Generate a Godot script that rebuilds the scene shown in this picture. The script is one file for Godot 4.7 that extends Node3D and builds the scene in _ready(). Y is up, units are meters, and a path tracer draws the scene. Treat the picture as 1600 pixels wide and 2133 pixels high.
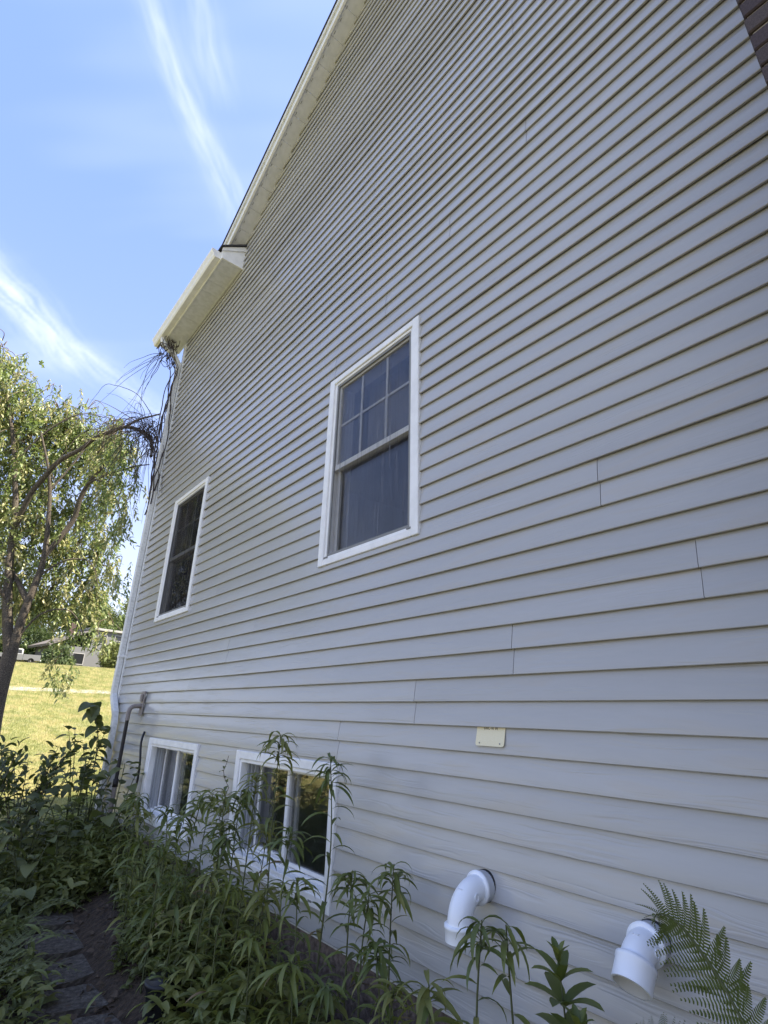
extends Node3D
# A shaded vinyl-sided gable wall seen along its length. x runs along the wall, +z points away from the house, metres.

const WALL_Z := -1.874
const COURSE := 0.1016
const COURSE_Y0 := 1.6744          # butt edge of course number 0
const EYE_Y := 1.6
const RAKE_SLOPE := 0.58
const CHIMNEY_X := -0.077

var rng := RandomNumberGenerator.new()
var noise := FastNoiseLite.new()
var M := {}
var taken := {}
var leaf_meshes := {}

# ------------------------------------------------------------------ small helpers
func lin(r: float, g: float, b: float, a := 1.0) -> Color:
	var c := Color(r, g, b).linear_to_srgb()
	c.a = a
	return c

func rr(a: float, b: float) -> float:
	return rng.randf_range(a, b)

func wall_p(x: float, y: float, off: float) -> Vector3:
	return Vector3(x, y, WALL_Z + off)

func numbered(called: String) -> String:
	var n: int = taken.get(called, 0)
	taken[called] = n + 1
	return called if n == 0 else "%s_%03d" % [called, n]

func tag(o: Node, label: String, category: String, group := "", kind := "") -> void:
	if label: o.set_meta("label", label)
	if category: o.set_meta("category", category)
	if group: o.set_meta("group", group)
	if kind: o.set_meta("kind", kind)

func thing(called: String, label: String, category: String, at := Vector3.ZERO, group := "") -> Node3D:
	var o := Node3D.new()
	o.name = numbered(called)
	add_child(o)
	o.position = at
	tag(o, label, category, group)
	return o

func part(called: String, mesh: Mesh, mat: Material, parent: Node, at := Transform3D.IDENTITY) -> MeshInstance3D:
	var o := MeshInstance3D.new()
	o.name = called
	o.mesh = mesh
	if mat: o.material_override = mat
	o.transform = at
	parent.add_child(o, true)
	return o

func hub(called: String, parent: Node) -> Node3D:
	var o := Node3D.new()
	o.name = called
	parent.add_child(o, true)
	return o

func mb() -> SurfaceTool:
	var st := SurfaceTool.new()
	st.begin(Mesh.PRIMITIVE_TRIANGLES)
	st.set_smooth_group(-1)
	return st

func done(st: SurfaceTool) -> ArrayMesh:
	st.generate_normals()
	st.index()
	return st.commit()

func quad(st: SurfaceTool, a: Vector3, b: Vector3, c: Vector3, d: Vector3, hint: Vector3) -> void:
	if (a - c).cross(a - b).dot(hint) < 0.0:
		var t := b
		b = d
		d = t
	for v in [a, b, c, a, c, d]: st.add_vertex(v)

func tri(st: SurfaceTool, a: Vector3, b: Vector3, c: Vector3, hint: Vector3) -> void:
	if (a - c).cross(a - b).dot(hint) < 0.0:
		var t := b
		b = c
		c = t
	for v in [a, b, c]: st.add_vertex(v)

# box with chamfered edges
func cbox(st: SurfaceTool, c: Vector3, s: Vector3, bevel := 0.003, basis := Basis()) -> void:
	var h := s * 0.5
	var b: float = minf(bevel, minf(h.x, minf(h.y, h.z)) * 0.45)
	var ax := [Vector3.RIGHT, Vector3.UP, Vector3.BACK]
	for i in 3:
		var j := (i + 1) % 3
		var k := (i + 2) % 3
		for sg in [-1.0, 1.0]:
			var n: Vector3 = ax[i] * sg
			var o: Vector3 = n * h[i]
			var u: Vector3 = ax[j] * (h[j] - b)
			var v: Vector3 = ax[k] * (h[k] - b)
			quad(st, c + basis * (o - u - v), c + basis * (o + u - v), c + basis * (o + u + v), c + basis * (o - u + v), basis * n)
		for sj in [-1.0, 1.0]:
			for sk in [-1.0, 1.0]:
				var e: Vector3 = ax[i] * (h[i] - b)
				var p1: Vector3 = ax[j] * sj * h[j] + ax[k] * sk * (h[k] - b)
				var p2: Vector3 = ax[j] * sj * (h[j] - b) + ax[k] * sk * h[k]
				quad(st, c + basis * (p1 - e), c + basis * (p1 + e), c + basis * (p2 + e), c + basis * (p2 - e), basis * (ax[j] * sj + ax[k] * sk))
	for sx in [-1.0, 1.0]:
		for sy in [-1.0, 1.0]:
			for sz in [-1.0, 1.0]:
				tri(st, c + basis * Vector3(sx * h.x, sy * (h.y - b), sz * (h.z - b)), c + basis * Vector3(sx * (h.x - b), sy * h.y, sz * (h.z - b)), c + basis * Vector3(sx * (h.x - b), sy * (h.y - b), sz * h.z), basis * Vector3(sx, sy, sz))

func box_mesh(lo: Vector3, hi: Vector3, bevel := 0.003) -> ArrayMesh:
	var st := mb()
	cbox(st, (lo + hi) * 0.5, (hi - lo).abs(), bevel)
	return done(st)

# a tube along points; radii one per point
func tube(st: SurfaceTool, pts: Array, radii: Array, sides := 8, smooth := 0, flip := false) -> void:
	st.set_smooth_group(smooth)
	var rings := []
	var up := Vector3.UP
	for i in pts.size():
		var d: Vector3 = (pts[mini(i + 1, pts.size() - 1)] - pts[maxi(i - 1, 0)]).normalized()
		if absf(d.dot(up)) > 0.95: up = Vector3.RIGHT if absf(d.x) < 0.8 else Vector3.BACK
		var s := d.cross(up).normalized()
		var t := s.cross(d).normalized()
		up = t
		var ring := []
		for k in sides:
			var a := TAU * k / sides
			ring.append(pts[i] + (s * cos(a) + t * sin(a)) * float(radii[i]))
		rings.append(ring)
	for i in pts.size() - 1:
		for k in sides:
			var k2 := (k + 1) % sides
			var mid: Vector3 = (rings[i][k] + rings[i][k2]) * 0.5 - pts[i]
			quad(st, rings[i][k], rings[i][k2], rings[i + 1][k2], rings[i + 1][k], -mid if flip else mid)
	st.set_smooth_group(-1)

func smooth_path(pts: Array, steps := 4) -> Array:
	var out := []
	for i in pts.size() - 1:
		var p0: Vector3 = pts[maxi(i - 1, 0)]
		var p1: Vector3 = pts[i]
		var p2: Vector3 = pts[i + 1]
		var p3: Vector3 = pts[mini(i + 2, pts.size() - 1)]
		for k in steps:
			var t := float(k) / steps
			out.append(p1.cubic_interpolate(p2, p0, p3, t))
	out.append(pts[-1])
	return out

func taper(n: int, a: float, b: float) -> Array:
	var out := []
	for i in n: out.append(lerpf(a, b, float(i) / maxi(n - 1, 1)))
	return out

# extruded convex polygon: outline in (u, v) with axes, thickness along w
func prism(st: SurfaceTool, outline: Array, o: Vector3, u: Vector3, v: Vector3, w: Vector3) -> void:
	var mid := Vector2.ZERO
	for q in outline: mid += q
	mid /= outline.size()
	var n := outline.size()
	for i in n:
		var a: Vector2 = outline[i]
		var b: Vector2 = outline[(i + 1) % n]
		var pa := o + u * a.x + v * a.y
		var pb := o + u * b.x + v * b.y
		var c := o + u * mid.x + v * mid.y
		tri(st, c, pa, pb, -w)
		tri(st, c + w, pa + w, pb + w, w)
		quad(st, pa, pb, pb + w, pa + w, (pa + pb) * 0.5 - c)

func mat(c: Color, rough := 0.6, spec := 0.5) -> StandardMaterial3D:
	var m := StandardMaterial3D.new()
	m.albedo_color = c
	m.roughness = rough
	m.metallic_specular = spec
	return m

func noise_tex(freq: float, ramp: Array, size := 512, seed_ := 1, type := FastNoiseLite.TYPE_SIMPLEX_SMOOTH, octaves := 5) -> NoiseTexture2D:
	var n := FastNoiseLite.new()
	n.noise_type = type
	n.frequency = freq
	n.seed = seed_
	n.fractal_octaves = octaves
	var t := NoiseTexture2D.new()
	t.width = size
	t.height = size
	t.seamless = true
	t.noise = n
	var g := Gradient.new()
	g.offsets = PackedFloat32Array(ramp.map(func(e): return e[0]))
	g.colors = PackedColorArray(ramp.map(func(e): return e[1]))
	t.color_ramp = g
	return t

func mottled(freq: float, ramp: Array, scale: float, rough: float, seed_ := 1, relief := 0.0) -> StandardMaterial3D:
	var m := mat(Color.WHITE, rough)
	m.albedo_texture = noise_tex(freq, ramp, 512, seed_)
	m.uv1_triplanar = true
	m.uv1_world_triplanar = true
	m.uv1_scale = Vector3.ONE * scale
	if relief > 0.0:
		m.normal_enabled = true
		var n: NoiseTexture2D = noise_tex(freq * 2.0, [[0.0, Color.BLACK], [1.0, Color.WHITE]], 512, seed_ + 7)
		n.as_normal_map = true
		n.bump_strength = 6.0
		n.color_ramp = null
		m.normal_texture = n
		m.normal_scale = relief
	return m

func leaf_mat(r: float, g: float, b: float, rough := 0.55, back := 0.7) -> StandardMaterial3D:
	var m := mat(lin(r, g, b), rough, 0.4)
	m.cull_mode = BaseMaterial3D.CULL_DISABLED
	m.backlight_enabled = true
	m.backlight = lin(r * 2.2, g * 2.4, b * 1.2) * back
	return m

# ------------------------------------------------------------------ the terrain
func gy(x: float, z: float) -> float:
	var d := -x
	var hill := 0.4 * log(1.0 + exp(clampf((d - 16.0) / 4.0, -20.0, 60.0)))
	var t := smoothstep(72.0, 92.0, d)
	hill = lerpf(hill, 6.75 + 0.004 * (d - 85.0), t)
	var bed := 0.16 * (1.0 - smoothstep(-1.5, -1.05, z)) * smoothstep(-8.2, -7.2, x) * smoothstep(-4.0, -1.9, z)
	var near := 0.1 * smoothstep(-9.0, -7.0, x) * (1.0 - smoothstep(3.0, 8.0, absf(z)))
	return hill + bed + near + 0.02 * noise.get_noise_2d(x * 2.0, z * 2.0)

func sheet(xs: Array, zs: Array, lift: float) -> ArrayMesh:
	var st := SurfaceTool.new()
	st.begin(Mesh.PRIMITIVE_TRIANGLES)
	st.set_smooth_group(0)
	for i in xs.size():
		for k in zs.size():
			st.set_uv(Vector2(xs[i], zs[k]))
			st.add_vertex(Vector3(xs[i], gy(xs[i], zs[k]) + lift, zs[k]))
	var n := zs.size()
	for i in xs.size() - 1:
		for k in n - 1:
			var a := i * n + k
			for q in [a, a + n, a + n + 1, a, a + n + 1, a + 1]: st.add_index(q)
	st.generate_normals()
	return st.commit()

func spread(stops: Array) -> Array:           # [[from, to, step], ...]
	var out := []
	for s in stops:
		var x: float = s[0]
		while x < s[1] - 1e-4:
			out.append(x)
			x += s[2]
	out.append(stops[-1][1])
	return out

# ------------------------------------------------------------------ sky
func make_sky(sun_to: Vector3) -> Image:
	var w := 2048
	var h := 1024
	var img := Image.create(w, h, false, Image.FORMAT_RGBAF)
	var fine := FastNoiseLite.new()
	fine.seed = 11
	fine.frequency = 1.0
	fine.fractal_octaves = 4
	var streaks := [   # cirrus bands on the cloud plane (x / height, z / height): from, to, half width, strength
		[Vector2(-0.50, 0.10), Vector2(-0.88, -0.28), 0.022, 0.42],
		[Vector2(-0.46, 0.02), Vector2(-0.66, -0.15), 0.022, 0.26],
		[Vector2(-1.10, 0.42), Vector2(-1.72, -0.14), 0.055, 0.70],
		[Vector2(-1.55, -0.02), Vector2(-1.85, -0.50), 0.05, 0.34],
		[Vector2(-1.9, 1.3), Vector2(-2.9, 0.35), 0.10, 0.5],
		[Vector2(0.3, 1.5), Vector2(-0.5, 0.75), 0.06, 0.45],
		[Vector2(1.6, 1.7), Vector2(0.5, 0.65), 0.09, 0.5],
		[Vector2(1.2, 0.1), Vector2(0.55, -0.5), 0.05, 0.45],
		[Vector2(2.6, -0.5), Vector2(1.3, -1.7), 0.10, 0.5],
		[Vector2(-0.2, 3.0), Vector2(-1.5, 1.9), 0.12, 0.5],
		[Vector2(0.1, -1.3), Vector2(-0.9, -2.3), 0.09, 0.5],
	]
	for j in h:
		var el := PI * 0.5 - (j + 0.5) / h * PI
		for i in w:
			var c := Color(0.40, 0.42, 0.40)
			if el > 0.0:
				var az := (i + 0.5) / w * TAU
				var d := Vector3(sin(az) * cos(el), sin(el), -cos(az) * cos(el))
				var k := pow(1.0 - d.y, 1.7)
				var glow := exp(-acos(clampf(d.dot(sun_to), -1.0, 1.0)) / 0.62)
				var haze := exp(-el / 0.17)
				var r := lerpf(0.066, 0.240, k) + 0.34 * glow + 0.42 * haze
				var g := lerpf(0.136, 0.305, k) + 0.33 * glow + 0.39 * haze
				var b := lerpf(0.385, 0.455, k) + 0.28 * glow + 0.27 * haze
				var q := Vector2(d.x, d.z) / maxf(d.y, 0.06)
				var cov := 0.0
				for s in streaks:
					var a: Vector2 = s[0]
					var ab: Vector2 = s[1] - a
					var t: float = (q - a).dot(ab) / ab.length_squared()
					if t < -0.25 or t > 1.25: continue
					var side: float = ((q - a).cross(ab.normalized()))
					side += 0.6 * float(s[2]) * fine.get_noise_2d(q.x * 3.0, q.y * 3.0)
					var x: float = side / (float(s[2]) * (0.8 + 0.7 * t))
					var along := smoothstep(-0.2, 0.25, t) * (1.0 - smoothstep(0.75, 1.2, t))
					var lon := q.dot(ab.normalized())
					var tex: float = 0.62 + 0.7 * fine.get_noise_2d(lon * 3.0 + 9.0, side * 26.0) + 0.5 * fine.get_noise_2d(lon * 9.0 + side * 20.0, side * 70.0 - lon * 6.0)
					cov += 0.72 * float(s[3]) * along * exp(-x * x) * clampf(tex, 0.05, 1.5)
				cov += 0.12 * smoothstep(0.0, 0.6, fine.get_noise_2d((q.x + q.y) * 1.4, (q.x - q.y) * 0.35)) * smoothstep(0.1, 0.4, d.y)
				cov = clampf(cov, 0.0, 0.85)
				c = Color(lerpf(r, 0.50, cov), lerpf(g, 0.525, cov), lerpf(b, 0.56, cov))
			img.set_pixel(i, j, c)
	return img

# ------------------------------------------------------------------ materials
func make_materials() -> void:
	# siding: pale lavender grey vinyl embossed with wood grain
	var s := mat(lin(0.465, 0.459, 0.444), 0.19, 0.5)
	var iw := 512
	var grain := Image.create(iw, iw, false, Image.FORMAT_L8)
	var n1 := FastNoiseLite.new()
	n1.seed = 5
	n1.frequency = 0.012
	n1.fractal_octaves = 3
	for y in iw:
		for x in iw:
			var a := TAU * x / iw
			var wob := n1.get_noise_3d(cos(a) * 40.0, sin(a) * 40.0, y * 0.9) * 26.0
			var v := n1.get_noise_3d(cos(a) * 22.0, sin(a) * 22.0, (y + wob) * 9.0)
			var fade := smoothstep(-0.15, 0.35, n1.get_noise_3d(cos(a) * 60.0 + 300.0, sin(a) * 60.0, y * 2.2))
			grain.set_pixel(x, y, Color.from_hsv(0, 0, clampf(0.5 + v * fade * 0.9, 0, 1)))
	grain.bump_map_to_normal_map(3.0)
	var film := Image.create(iw, iw, false, Image.FORMAT_RGB8)
	var n2 := FastNoiseLite.new()
	n2.seed = 9
	n2.frequency = 0.02
	n2.fractal_octaves = 5
	for y in iw:
		for x in iw:
			var a := TAU * x / iw
			var b2 := TAU * y / iw
			var big := n2.get_noise_3d(cos(a) * 34.0 + cos(b2) * 60.0, sin(a) * 34.0, sin(b2) * 60.0)
			var small := n2.get_noise_3d(cos(a) * 160.0, sin(a) * 160.0 + cos(b2) * 300.0, sin(b2) * 300.0)
			var v := clampf(0.98 + 0.020 * big + 0.010 * small, 0.0, 1.0)
			var tan_ := clampf((big - 0.22) * 0.12, 0.0, 0.03)
			film.set_pixel(x, y, Color(v, v - tan_ * 0.4, v - tan_))
	s.albedo_texture = ImageTexture.create_from_image(film)
	s.normal_enabled = true
	s.normal_texture = ImageTexture.create_from_image(grain)
	s.normal_scale = 0.25
	M.siding = s
	var s2 := s.duplicate() as StandardMaterial3D
	s2.albedo_color = lin(0.450, 0.444, 0.430)
	M.siding_b = s2
	var s3 := s.duplicate() as StandardMaterial3D
	s3.albedo_color = lin(0.478, 0.471, 0.455)
	M.siding_c = s3
	M.white = mottled(0.01, [[0.2, lin(0.82, 0.81, 0.785)], [0.7, lin(0.90, 0.89, 0.865)]], 1.3, 0.38, 3)
	M.post = mottled(0.02, [[0.2, lin(0.62, 0.62, 0.59)], [0.6, lin(0.78, 0.78, 0.76)]], 2.2, 0.45, 4)
	M.soffit = mottled(0.012, [[0.2, lin(0.63, 0.64, 0.67)], [0.7, lin(0.72, 0.73, 0.77)]], 1.7, 0.5, 8)
	M.track = mat(lin(0.36, 0.37, 0.38), 0.6)
	M.pvc = mat(lin(0.86, 0.88, 0.90), 0.28)
	M.pvc_in = mat(lin(0.66, 0.64, 0.58), 0.5)
	M.seal = mat(lin(0.03, 0.03, 0.03), 0.7)
	M.drywall = mat(lin(0.42, 0.40, 0.37), 0.9)
	M.curtain = mat(lin(0.13, 0.13, 0.125), 0.9)
	M.wood_in = mat(lin(0.10, 0.06, 0.04), 0.6)
	M.concrete = mottled(0.03, [[0.2, lin(0.10, 0.075, 0.06)], [0.7, lin(0.22, 0.17, 0.14)]], 1.4, 0.9, 21, 0.7)
	M.shingle = mottled(0.2, [[0.2, lin(0.03, 0.03, 0.035)], [0.8, lin(0.09, 0.085, 0.085)]], 2.0, 0.95, 12, 0.5)
	M.glass = mat(Color(0.02, 0.025, 0.03, 0.10), 0.01, 0.5)
	M.glass.transparency = BaseMaterial3D.TRANSPARENCY_ALPHA
	# insect screen: dark mesh that lets part of the light through, streaked by run-off
	var si := Image.create(256, 512, false, Image.FORMAT_RGBA8)
	var rs := RandomNumberGenerator.new()
	rs.seed = 77
	si.fill(Color(0.16, 0.16, 0.18, 0.30))
	for k in 260:
		var x := rs.randi_range(2, 250)
		var y0 := rs.randi_range(0, 430)
		var ln := rs.randi_range(30, 240)
		var st := rs.randf_range(0.06, 0.38)
		var wide := rs.randi_range(1, 4)
		for y in range(y0, mini(y0 + ln, 512)):
			var t := float(y - y0) / ln
			var a := st * sin(PI * clampf(t, 0, 1)) * rs.randf_range(0.6, 1.0)
			for dx in wide:
				var c := si.get_pixel(x + dx, y)
				si.set_pixel(x + dx, y, Color(lerpf(c.r, 0.82, a), lerpf(c.g, 0.83, a), lerpf(c.b, 0.86, a), lerpf(c.a, 0.80, a)))
	var sc := mat(Color.WHITE, 0.9, 0.2)
	sc.albedo_texture = ImageTexture.create_from_image(si)
	sc.transparency = BaseMaterial3D.TRANSPARENCY_ALPHA
	sc.cull_mode = BaseMaterial3D.CULL_DISABLED
	M.screen = sc
	var dim := si.duplicate() as Image
	for y in 512:
		for x in 256:
			var c := dim.get_pixel(x, y)
			dim.set_pixel(x, y, Color(c.r * 0.75, c.g * 0.72, c.b * 0.66, minf(0.9, c.a + 0.34)))
	M.screen_dusty = sc.duplicate()
	M.screen_dusty.albedo_texture = ImageTexture.create_from_image(dim)
	M.screen_frame = mat(lin(0.22, 0.22, 0.21), 0.6)
	M.plate = mottled(0.05, [[0.3, lin(0.78, 0.68, 0.42)], [0.7, lin(0.86, 0.79, 0.56)]], 9.0, 0.5, 31)
	M.ink = mat(lin(0.03, 0.02, 0.02), 0.7)
	M.pipe_grey = mottled(0.05, [[0.3, lin(0.20, 0.17, 0.15)], [0.7, lin(0.33, 0.29, 0.26)]], 5.0, 0.7, 41)
	M.pipe_dark = mottled(0.05, [[0.3, lin(0.012, 0.010, 0.009)], [0.75, lin(0.035, 0.028, 0.025)]], 5.0, 0.6, 42)
	M.mortar = mottled(0.1, [[0.2, lin(0.22, 0.20, 0.18)], [0.8, lin(0.34, 0.31, 0.28)]], 6.0, 0.95, 51)
	M.brick = []
	for c in [[0.086, 0.054, 0.054], [0.070, 0.053, 0.050], [0.094, 0.053, 0.050], [0.076, 0.058, 0.054], [0.062, 0.045, 0.047]]:
		M.brick.append(mottled(0.06, [[0.2, lin(c[0] * 0.7, c[1] * 0.7, c[2] * 0.7)], [0.8, lin(c[0] * 1.25, c[1] * 1.25, c[2] * 1.25)]], 5.0, 0.9, 60 + M.brick.size(), 0.5))
	# ground
	M.lawn = mottled(0.02, [[0.15, lin(0.225, 0.185, 0.10)], [0.45, lin(0.26, 0.25, 0.125)], [0.8, lin(0.14, 0.16, 0.062)]], 0.35, 0.95, 71, 0.8)
	M.soil = mottled(0.04, [[0.2, lin(0.028, 0.018, 0.010)], [0.6, lin(0.062, 0.040, 0.022)], [0.9, lin(0.098, 0.066, 0.040)]], 0.9, 0.95, 72, 1.0)
	M.stone = mottled(0.03, [[0.2, lin(0.060, 0.048, 0.036)], [0.6, lin(0.105, 0.088, 0.068)], [0.85, lin(0.16, 0.138, 0.11)]], 1.3, 0.9, 73, 0.9)
	M.asphalt = mottled(0.1, [[0.2, lin(0.28, 0.27, 0.26)], [0.8, lin(0.38, 0.37, 0.36)]], 1.0, 0.9, 74)
	# plants
	M.blade = [leaf_mat(0.33, 0.32, 0.145), leaf_mat(0.18, 0.20, 0.075), leaf_mat(0.41, 0.35, 0.195)]
	M.weed = [leaf_mat(0.100, 0.118, 0.030, 0.45), leaf_mat(0.122, 0.138, 0.034, 0.45), leaf_mat(0.080, 0.100, 0.026, 0.45), leaf_mat(0.140, 0.146, 0.040, 0.5)]
	M.weed_pale = leaf_mat(0.17, 0.165, 0.045, 0.5)
	M.weed_dry = leaf_mat(0.16, 0.115, 0.055, 0.7, 0.4)
	M.broad = [leaf_mat(0.092, 0.106, 0.036, 0.5), leaf_mat(0.112, 0.122, 0.042, 0.5), leaf_mat(0.062, 0.076, 0.028, 0.5)]
	M.fern = leaf_mat(0.082, 0.104, 0.030, 0.5)
	M.fern_b = leaf_mat(0.090, 0.105, 0.034, 0.55)
	M.stem = mat(lin(0.075, 0.085, 0.03), 0.7)
	M.stem_dry = mat(lin(0.14, 0.11, 0.08), 0.85)
	M.litter = leaf_mat(0.095, 0.066, 0.042, 0.8, 0.3)
	M.bark = mottled(0.05, [[0.2, lin(0.045, 0.036, 0.029)], [0.55, lin(0.105, 0.088, 0.071)], [0.85, lin(0.22, 0.19, 0.155)]], 1.6, 0.95, 81, 1.5)
	M.vine = mat(lin(0.055, 0.042, 0.038), 0.9)
	M.crown = [leaf_mat(0.20, 0.235, 0.11, 0.36), leaf_mat(0.135, 0.175, 0.075, 0.36), leaf_mat(0.29, 0.285, 0.155, 0.36)]
	M.far = [leaf_mat(0.060, 0.085, 0.024, 0.6), leaf_mat(0.090, 0.105, 0.030, 0.6), leaf_mat(0.045, 0.068, 0.024, 0.6)]
	M.paint_silver = mat(lin(0.13, 0.135, 0.14), 0.35)
	M.paint_white = mat(lin(0.50, 0.51, 0.52), 0.3)
	M.dark_glass = mat(lin(0.02, 0.022, 0.025), 0.05)
	M.tyre = mat(lin(0.015, 0.015, 0.015), 0.9)
	M.chrome = mat(lin(0.55, 0.55, 0.55), 0.3)
	M.plastic_black = mat(lin(0.006, 0.006, 0.007), 0.5)
	M.far_wall = mat(lin(0.13, 0.135, 0.145), 0.8)
	M.far_roof = mottled(0.1, [[0.2, lin(0.11, 0.10, 0.10)], [0.8, lin(0.17, 0.155, 0.15)]], 0.6, 0.95, 91)
	M.far_trim = mat(lin(0.28, 0.28, 0.28), 0.7)

# ------------------------------------------------------------------ house
const HOLES := [   # outer casing: x0, x1, y0, y1
	[-2.963, -1.980, 2.520, 3.985], [-6.335, -5.318, 2.528, 4.000],
	[-3.860, -2.620, 0.668, 1.356], [-5.800, -4.580, 0.668, 1.356]]

func plank_mesh(x0: float, x1: float, k: int, ya: float, yb: float, proud: float, rake := false) -> ArrayMesh:
	var y0 := COURSE_Y0 + k * COURSE
	var j := 0.0012 * sin(k * 12.9898) - (0.0008 if posmod(k, 2) == 0 else 0.0)
	var prof := [Vector2(0.0, 0.0180 + j), Vector2(0.0025, 0.0200 + j), Vector2(0.012, 0.0195 + j), Vector2(0.048, 0.0132), Vector2(0.080, 0.0074), Vector2(COURSE + 0.013, 0.0010)]
	var pts := []
	for i in prof.size():                      # clip the profile to ya..yb
		var a: Vector2 = prof[i]
		a.y += proud
		if i > 0:
			var b: Vector2 = prof[i - 1]
			b.y += proud
			for cut in [ya - y0, yb - y0]:
				if (b.x - cut) * (a.x - cut) < -1e-9: pts.append(b.lerp(a, (cut - b.x) / (a.x - b.x)))
		if a.x >= ya - y0 - 1e-5 and a.x <= yb - y0 + 1e-5: pts.append(a)
	var st := SurfaceTool.new()
	st.begin(Mesh.PRIMITIVE_TRIANGLES)
	var n := maxi(1, int(ceil((x1 - x0) / 0.55)))
	var u0 := fmod(absf(sin(k * 78.233 + x0 * 3.1)) * 43.7, 7.0)
	var at := func(i: int, q: Vector2, trim: bool) -> Vector3:
		var x := lerpf(x0, x1, float(i) / n)
		if rake and trim: x = maxf(x, -5.407 + (y0 + q.x - 7.316) / RAKE_SLOPE)
		var wave := 0.0009 * sin(x * 2.3 + k * 1.7) + 0.0007 * sin(x * 5.1 + k * 4.1)
		return Vector3(x, y0 + q.x + 0.0012 * sin(x * 0.9 + k), WALL_Z + q.y + wave)
	for i in n:
		for p in pts.size() - 1:
			st.set_smooth_group(1 if p > 0 else 2)
			var vs := [at.call(i, pts[p], i == 0), at.call(i + 1, pts[p], false), at.call(i + 1, pts[p + 1], false), at.call(i, pts[p + 1], i == 0)]
			for q in [0, 3, 2, 0, 2, 1]:
				var v: Vector3 = vs[q]
				st.set_uv(Vector2(v.x * 0.45 + u0, v.y * 1.6 + u0))
				st.add_vertex(v)
		# the butt edge turns back to the wall
		st.set_smooth_group(-1)
		var a0: Vector3 = at.call(i, pts[0], i == 0)
		var a1: Vector3 = at.call(i + 1, pts[0], false)
		var back := Vector3(0, 0.0005, -0.009)
		var deep := Vector3(0, 0.007, -0.006)
		var hook := [a0, a1, a1 + back, a0 + back, a0 + back + deep, a1 + back + deep]
		for q in [0, 1, 2, 0, 2, 3, 3, 2, 5, 3, 5, 4]:
			st.set_uv(Vector2(hook[q].x, hook[q].z))
			st.add_vertex(hook[q])
	for side in 2:                              # cut ends
		var e := 0 if side == 0 else n
		var c0: Vector3 = at.call(e, pts[0], e == 0)
		for p in pts.size() - 1:
			var a: Vector3 = at.call(e, pts[p], e == 0)
			var b: Vector3 = at.call(e, pts[p + 1], e == 0)
			for v in [a, b, Vector3(b.x, b.y, WALL_Z), a, Vector3(b.x, b.y, WALL_Z), Vector3(a.x, a.y, WALL_Z)]:
				st.set_uv(Vector2.ZERO)
				st.add_vertex(v)
	st.generate_normals()
	return st.commit()

func build_siding(wall: Node) -> void:
	# panels cover two courses; joints read from the wall, the rest follow the same stagger
	var known := {-5: -3.25, -7: -3.30, -9: -4.25, -11: -3.45, 7: -0.952, 3: -0.650, 1: -1.415, -1: -2.012, -3: -2.636, 9: -4.684, 5: -3.834, 29: -1.111, 27: -1.708, 25: -2.329, 23: -2.925, 21: -3.830, 39: -1.127}
	var shades: Array = [M.siding, M.siding, M.siding_b, M.siding_c]
	var k := -11
	while COURSE_Y0 + k * COURSE < 10.75:
		var pk := k if posmod(k, 2) == 1 else k - 1
		var joints := []
		var first: float = known[pk] if known.has(pk) else -3.75 - fmod(absf(pk * 0.31 + 0.37) * 2.0, 2.6)
		var xj := first
		while xj > -7.0:
			joints.append(xj)
			xj -= 3.61
		if pk == 3: joints.append(-4.374)
		var y0 := COURSE_Y0 + k * COURSE
		var x_left := -7.215
		var rake := false
		if y0 > 6.90:
			x_left = -5.407 + maxf(0.0, y0 - 7.316) / RAKE_SLOPE
			rake = y0 > 7.2
		var x_right: float = CHIMNEY_X
		var cuts := joints.filter(func(x): return x > x_left + 0.15 and x < x_right - 0.1)
		cuts.sort()
		var edges: Array = [x_left] + cuts + [x_right]
		for e in edges.size() - 1:
			var xa: float = edges[e] + (0.0012 if e > 0 else 0.0)
			var xb: float = edges[e + 1] - (0.0012 if e < edges.size() - 2 else 0.0)
			var proud := 0.0 if (e % 2) == 0 else 0.0009
			var todo := [[xa, xb, y0, y0 + COURSE + 0.013]]
			for hole in HOLES:
				var hx0: float = hole[0] + 0.02
				var hx1: float = hole[1] - 0.02
				var hy0: float = hole[2] + 0.02
				var hy1: float = hole[3] - 0.02
				var next := []
				for r in todo:
					if r[1] <= hx0 or r[0] >= hx1 or r[3] <= hy0 or r[2] >= hy1:
						next.append(r)
						continue
					if r[0] < hx0: next.append([r[0], hx0, r[2], r[3]])
					if r[1] > hx1: next.append([hx1, r[1], r[2], r[3]])
					var lx := maxf(r[0], hx0)
					var rx := minf(r[1], hx1)
					if r[3] > hy1 + 0.004: next.append([lx, rx, maxf(r[2], hy1), r[3]])
					if r[2] < hy0 - 0.004: next.append([lx, rx, r[2], minf(r[3], hy0)])
				todo = next
			for r in todo:
				if r[1] - r[0] < 0.01: continue
				part("siding_plank", plank_mesh(r[0], r[1], k, r[2], r[3], proud, rake and e == 0), shades[absi(k * 7 + e * 3) % 4], wall)
		k += 1

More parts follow.
